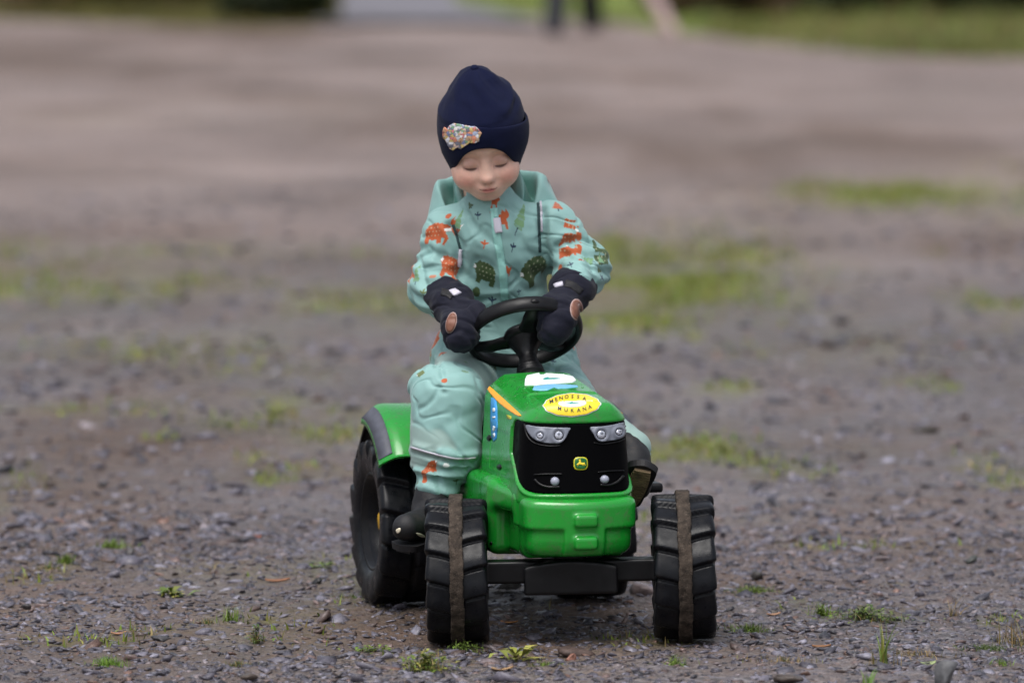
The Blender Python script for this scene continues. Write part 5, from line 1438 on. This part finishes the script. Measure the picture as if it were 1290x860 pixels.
decal("toe_mark", spline([(499, 667), (504, 664.5), (504.5, 668.5), (501, 671.5)], 3), HB, M_CREAM, boots[0], 1.2, .001, None, CINV, .0015)
decal("toe_mark", spline([(524, 671), (531, 672), (536, 676), (529, 675.5)], 3), HB, M_CREAM, boots[0], 1.2, .001, None, CINV, .0015)
bvB = bvh_of(b2[0], b2[1]); HB = hit_px(bvB)
decal("toe_mark", spline([(812, 599), (817, 600), (820, 605), (815, 603)], 3), HB, M_CREAM, boots[1], 1.2, .001, None, CINV, .0015)

# ================================================================== WEEDS, STONES AND LITTER ON THE GRAVEL
def gpt(px, py):
    p = G(px, py)
    for _ in range(3):
        z = float(gz(p[0], p[1])); v = ray(px, py); t = (z - CAM[2]) / v[2]; p = CAM + v * t
    return p
# moss and short grass in the patches: nobody could count it
r = np.random.default_rng(400); parts = []
xs = r.uniform(-1, 1, 260000); ys = -.6 + 26 * r.uniform(0, 1, 260000) ** 1.25; xs *= .0865 * (ys + 11) + .25
mk_ = moss_mask(xs, ys); keep = r.uniform(0, 1, len(xs)) < np.clip(mk_ - .12, 0, 1) ** 1.3 * np.where(ys < 1.5, .55, 1.0) * (fbm(xs * 3, ys * 2, 88, 3) > -.12)
xs, ys = xs[keep][:60000], ys[keep][:60000]
hh = r.uniform(.012, .04, len(xs)) * np.clip(.7 + .05 * ys, .7, 1.7)
MG = [(.13, .19, .025), (.18, .22, .03), (.2, .2, .05), (.11, .14, .025), (.22, .17, .07), (.16, .24, .03)]
m_ = blades(xs, ys, gz(xs, ys) - .002, hh, r.uniform(.004, .009, len(xs)) * np.clip(.7 + .05 * ys, .7, 1.8), 401, MG, .8, 2)
tag(obj("short_grass", m_[0], m_[1], M_LEAF, None, False, m_[2]), "short yellow green grass and moss in the gravel", "grass", kind="stuff")

LEAFG = [(.12, .19, .03), (.16, .23, .04), (.09, .13, .025)]; YEL = [(.26, .27, .05), (.3, .28, .07), (.2, .22, .05)]; DRY = [(.22, .15, .06), (.28, .2, .1), (.12, .12, .04)]; DEEP = [(.05, .09, .02), (.07, .11, .03), (.1, .12, .04)]
def leaves(n, spread, h, size, cols, seed, asp=.5):
    spread *= 1.3; h *= 1.15; size *= 1.15
    """small broad leaves on short stalks: bent two-quad leaves"""
    r = np.random.default_rng(seed); V = []; F = []; C = []
    for k in range(n):
        a = r.uniform(0, 6.283); q = abs(r.normal(0, .55)); bx, by = math.cos(a) * spread * q, math.sin(a) * spread * q * .7
        z0 = h * r.uniform(.15, 1) * max(.15, 1 - q * .6); d = r.uniform(0, 6.283); L_ = size * r.uniform(.6, 1.3); w = L_ * asp * .5
        dx, dy = math.cos(d), math.sin(d); up = r.uniform(-.3, .9); c = np.array(cols[r.integers(0, len(cols))]) * r.uniform(.7, 1.3)
        p0 = np.array([bx, by, z0]); p1 = p0 + np.array([dx, dy, up]) * L_ * .5; p2 = p0 + np.array([dx, dy, up * .55]) * L_
        s = np.array([-dy, dx, 0]) * w; i = len(V)
        V += [p0, p1 - s + [0, 0, .18 * w], p1 + s + [0, 0, .18 * w], p2, p1]
        F += [[i, i + 1, i + 4], [i, i + 4, i + 2], [i + 1, i + 3, i + 4], [i + 4, i + 3, i + 2]]; C += [c] * 5
        if k % 3 == 0:   # stalk
            i = len(V); V += [np.array([bx * .3, by * .3, 0]), np.array([bx * .3 + .0016, by * .3, 0]), p0]; F.append([i, i + 1, i + 2]); C += [c * .8] * 3
    return np.array(V), np.array(F), np.array(C)
def weed(name, cat, px, py, label, build, group):
    p = gpt(px, py); t = empty(name, tuple(p - [0, 0, .002]), label=label, cat=cat, group=group)
    for nm, (v, f, c) in build:
        tag(obj(nm, v, f, M_LEAF, t, False, c), kind="stuff")
    return t
def tuft(n, spread, h, w, cols, seed, lean=.6, flat=.6):
    spread *= 1.35; h *= 1.2; n = int(n * 1.5); w *= 1.1
    r = np.random.default_rng(seed); a = r.uniform(0, 6.283, n); q = np.abs(r.normal(0, .5, n)); x, y = np.cos(a) * q * spread, np.sin(a) * q * spread * flat
    return blades(x, y, np.zeros(n), h * r.uniform(.4, 1.1, n), w * r.uniform(.6, 1.2, n), seed + 1, cols, lean, 4)
PXM = 1 / 690.0
GW = "weeds growing in the gravel"
WEEDS = [
    (538, 846, "leafy green weed with yellow flecks at the foot of the wheel nearest the boot", [("leaves", leaves(230, .040, .036, .012, LEAFG + YEL, 501)), ("stems", tuft(50, .035, .038, .0022, LEAFG + DRY, 502, .8))]),
    (585, 822, "thin sprigs leaning against the bottom of the front wheel below the boot", [("leaves", leaves(70, .035, .018, .009, LEAFG, 503)), ("stems", tuft(30, .03, .026, .002, LEAFG, 504, .9))]),
    (470, 820, "low pale green sprig beside the tall leafy weed", [("leaves", leaves(90, .05, .010, .010, LEAFG, 505)), ("stems", tuft(20, .05, .012, .002, DRY + LEAFG, 506, 1.0))]),
    (652, 832, "broad yellow green leaves lying in front of the black axle block", [("leaves", leaves(26, .040, .012, .034, YEL, 507, .36)), ("stems", tuft(14, .03, .014, .002, DRY, 508, 1.0))]),
    (690, 838, "flat strip of fine green grass beside the broad yellow green leaves", [("blades", tuft(130, .036, .010, .0018, LEAFG, 509, 1.1))]),
    (1088, 782, "wide dark green clump with leafy tips, the largest clump on the open gravel", [("leaves", leaves(260, .060, .026, .011, DEEP + LEAFG, 511)), ("blades", tuft(90, .06, .026, .002, DEEP + DRY, 512, .8))]),
    (1034, 776, "small bright green tuft attached to the wide dark green clump", [("blades", tuft(60, .02, .026, .0022, LEAFG, 513, .7)), ("leaves", leaves(40, .02, .018, .01, LEAFG, 514))]),
    (950, 746, "low green tuft behind the front wheel that stands clear", [("blades", tuft(150, .045, .016, .002, LEAFG, 515, .9))]),
    (945, 795, "rounded moss green tuft just beside the front wheel that stands clear", [("blades", tuft(170, .042, .018, .002, DEEP + LEAFG, 517, .9))]),
    (1112, 838, "tall single grass stalk with long narrow blades", [("blades", tuft(12, .012, .075, .0042, LEAFG + YEL, 519, .45)), ("stems", tuft(24, .03, .03, .0016, DRY, 520, .9))]),
    (1092, 868, "broad pointed grass blades at the bottom edge of the picture", [("blades", tuft(7, .018, .05, .007, [(.14, .24, .06), (.18, .26, .07)], 521, .5))]),
    (1240, 818, "flat dark green grass mat on the open gravel", [("blades", tuft(260, .055, .012, .0018, DEEP, 523, 1.1))]),
    (135, 839, "bright green grass tuft alone on bare gravel near the bottom corner", [("blades", tuft(130, .030, .020, .0022, [(.12, .22, .03), (.16, .26, .04)], 525, .9))]),
    (322, 810, "upright leafy sprig with dark base", [("leaves", leaves(60, .020, .032, .011, LEAFG + DEEP, 527)), ("stems", tuft(18, .015, .032, .002, DRY, 528, .6))]),
    (292, 782, "thin spiky green tuft behind the upright leafy sprig", [("blades", tuft(46, .026, .032, .002, LEAFG, 529, .7))]),
    (262, 785, "short olive tuft left of the thin spiky tuft", [("blades", tuft(60, .024, .012, .002, DEEP + DRY, 530, 1.0))]),
    (214, 752, "yellow green rosette of flat leaves", [("leaves", leaves(40, .034, .012, .022, YEL + LEAFG, 531, .5))]),
    (142, 690, "pale green blurred tuft beside the dark lump of stone", [("blades", tuft(120, .034, .020, .003, LEAFG, 533, .8))]),
    (83, 710, "small bright tuft standing up from the gravel", [("blades", tuft(70, .014, .022, .003, LEAFG, 535, .6))]),
    (60, 718, "faint olive tuft next to the small bright tuft", [("blades", tuft(60, .034, .014, .003, DEEP + DRY, 537, .9))]),
    (408, 716, "little green leaf clump near the flat black stone", [("leaves", leaves(26, .018, .016, .016, LEAFG, 539))]),
    (300, 838, "brownish green cushion of moss and stalks", [("blades", tuft(150, .026, .010, .002, DRY + DEEP, 541, 1.0))]),
    (1278, 812, "dry brown stalks leaning at the right edge", [("stems", tuft(40, .035, .05, .002, DRY, 543, .8))]),
    (1198, 776, "thin dry seed stalk standing on open gravel", [("stems", tuft(9, .012, .045, .002, DRY, 545, .5)), ("leaves", leaves(12, .012, .045, .006, DRY, 546))]),
    (853, 838, "small grass tuft in front of the front wheel that stands clear", [("blades", tuft(44, .020, .022, .0018, LEAFG, 547, .8))]),
    (990, 832, "dry straw and short stalks spread on the gravel", [("stems", tuft(70, .07, .012, .0018, DRY, 549, 1.2))]),
    (1150, 825, "straw coloured stalks around the tall grass stalk", [("stems", tuft(90, .08, .014, .0018, DRY, 551, 1.2))]),
    (1262, 838, "short green sprig near the corner rock", [("blades", tuft(36, .02, .016, .0022, LEAFG, 553, .9))]),
    (460, 752, "mossy grass behind the rear wheel and boot", [("blades", tuft(160, .06, .010, .002, DEEP + LEAFG, 555, 1.0))]),
]
for k, (px, py, lab, b_) in enumerate(WEEDS):
    weed("weed", "weed", px, py, lab, b_, GW)
# single stones that stand out
def rock(px, py, w, h, seed, colr, label, dp=None):
    r = np.random.default_rng(seed); bv, bf = ICO2
    d = bv.copy(); n = np.zeros(len(d))
    for k in range(18):      # cut facets
        a = r.normal(0, 1, 3); a /= np.linalg.norm(a); c = r.uniform(.3, .75); t = d @ a; d = d - np.maximum(t - c, 0)[:, None] * a
    d = d + r.normal(0, .02, d.shape)
    p = gpt(px, py); s = np.array([w * PXM / 2, (dp or w * .8) * PXM / 2, h * PXM * .62])
    V = d * s / np.abs(d).max(0); V[:, 2] += s[2] * .62
    a = r.uniform(-.3, .3); V = V @ np.array(Matrix.Rotation(a, 3, 'Z')).T
    o = obj("rock", V, bf, mat("rock_stone", colr, rough=.55, spec=.45, var=.35, vscale=60, bump=.8, bscale=160, rvar=.2), None, False)
    o.location = tuple(p); tag(o, label, "rock", "loose rocks on the gravel"); return o
rock(165, 699, 22, 15, 601, (.035, .03, .032, 1), "dark lump of stone beside the pale green blurred tuft")
rock(401, 735, 20, 9, 602, (.012, .012, .014, 1), "flat black stone near the rear wheel")
rock(1188, 866, 36, 34, 603, (.10, .10, .105, 1), "angular grey rock at the bottom edge with a dark side face")
rock(988, 862, 48, 18, 604, (.06, .045, .038, 1), "flat brown slab of rock at the bottom edge")
rock(1225, 710, 22, 13, 605, (.05, .055, .05, 1), "dark rounded rock on open gravel behind the flat grass mat")
rock(955, 731, 22, 14, 606, (.045, .04, .038, 1), "dark brown stone just behind the low green tuft")
rock(640, 745, 46, 20, 607, (.30, .29, .31, 1), "pale grey rock half hidden under the tractor axle")
rock(812, 748, 40, 16, 608, (.17, .13, .125, 1), "brownish pink rock behind the front wheel that stands clear")
rock(200, 806, 30, 7, 609, (.05, .048, .052, 1), "thin dark flat stone left of the upright leafy sprig")
rock(33, 769, 16, 10, 610, (.04, .035, .036, 1), "small dark stone near the left edge")
rock(730, 826, 60, 12, 611, (.075, .05, .042, 1), "rust brown flat stone in front of the tractor")
rock(720, 832, 16, 10, 612, (.26, .12, .085, 1), "reddish stone chip in front of the tractor")
rock(312, 858, 26, 10, 613, (.07, .052, .042, 1), "brown stone at the bottom edge left of the tall leafy weed")
rock(130, 614, 16, 10, 614, (.035, .03, .03, 1), "blurred dark stone far to the left, behind the dark lump")
rock(63, 614, 20, 12, 615, (.05, .035, .03, 1), "blurred dark brown stone nearest the left edge behind the tufts")
rock(1165, 545, 60, 12, 616, (.055, .045, .03, 1), "dark mossy lump well behind the right side of the tractor", 40)
rock(1060, 408, 40, 16, 617, (.05, .04, .045, 1), "blurred dark rock far behind on the right")
rock(125, 411, 26, 14, 618, (.05, .045, .045, 1), "blurred dark stone far behind on the left")
# fallen bits: flat curled slivers and leaves
def litter(px, py, L_, w, colr, rot, curl, label, name="fallen_leaf", cat="leaf"):
    p = gpt(px, py); n = 7; V = []; F = []
    for i in range(n):
        t = i / (n - 1); ww = w * PXM / 2 * (math.sin(math.pi * min(1, .12 + t * .85)) ** .7); x = (t - .5) * L_ * PXM; z = .003 + curl * (2 * t - 1) ** 2
        V += [(x, -ww, z + .002), (x, 0, z), (x, ww, z + .002)]
    V = V + [(a, b_, c - .0012) for a, b_, c in V]; m = 3 * n
    for i in range(n - 1):
        for j in range(2): q = [i * 3 + j, (i + 1) * 3 + j, (i + 1) * 3 + j + 1, i * 3 + j + 1]; F += [q, [k + m for k in q][::-1]]
        F += [[i * 3, i * 3 + m, (i + 1) * 3 + m, (i + 1) * 3], [i * 3 + 2, (i + 1) * 3 + 2, (i + 1) * 3 + 2 + m, i * 3 + 2 + m]]
    F += [[0, 1, 1 + m, m], [1, 2, 2 + m, 1 + m], [m - 3, 2 * m - 3, 2 * m - 2, m - 2], [m - 2, 2 * m - 2, 2 * m - 1, m - 1]]
    o = obj(name, V, F, mat("dead_leaf", colr, rough=.6, var=.3, vscale=80), None, True); o.location = tuple(p); o.rotation_euler = (R(4), R(-3), R(rot)); tag(o, label, cat, "fallen leaves and slivers")
litter(633, 845, 27, 9, (.42, .26, .13, 1), 4, .004, "tan wood sliver lying in front of the broad yellow green leaves", "wood_sliver", "sliver")
litter(642, 786, 24, 6, (.45, .2, .07, 1), -20, .003, "orange leaf in the shade under the tractor")
litter(350, 733, 34, 12, (.30, .13, .06, 1), 3, .003, "long rust coloured leaf beside the flat black stone")
litter(138, 709, 26, 7, (.12, .075, .05, 1), -15, .004, "brown curled leaf under the dark lump of stone")
litter(325, 678, 10, 10, (.35, .1, .05, 1), 10, .003, "small red leaf alone on the gravel behind the tufts")
litter(975, 776, 20, 8, (.36, .2, .12, 1), 25, .003, "tan leaf between the rounded tuft and the dark green clump")
litter(1035, 816, 24, 8, (.3, .14, .06, 1), -4, .002, "orange brown leaf left of the tall grass stalk")
litter(1170, 838, 20, 14, (.30, .36, .16, 1), 20, .003, "pale green fallen leaf beside the angular grey rock")
litter(150, 800, 20, 8, (.4, .2, .11, 1), 8, .003, "light orange leaf among grey stones left of the thin flat stone")
litter(1208, 437, 26, 16, (.42, .17, .06, 1), 0, .006, "blurred orange leaf far behind on the right")
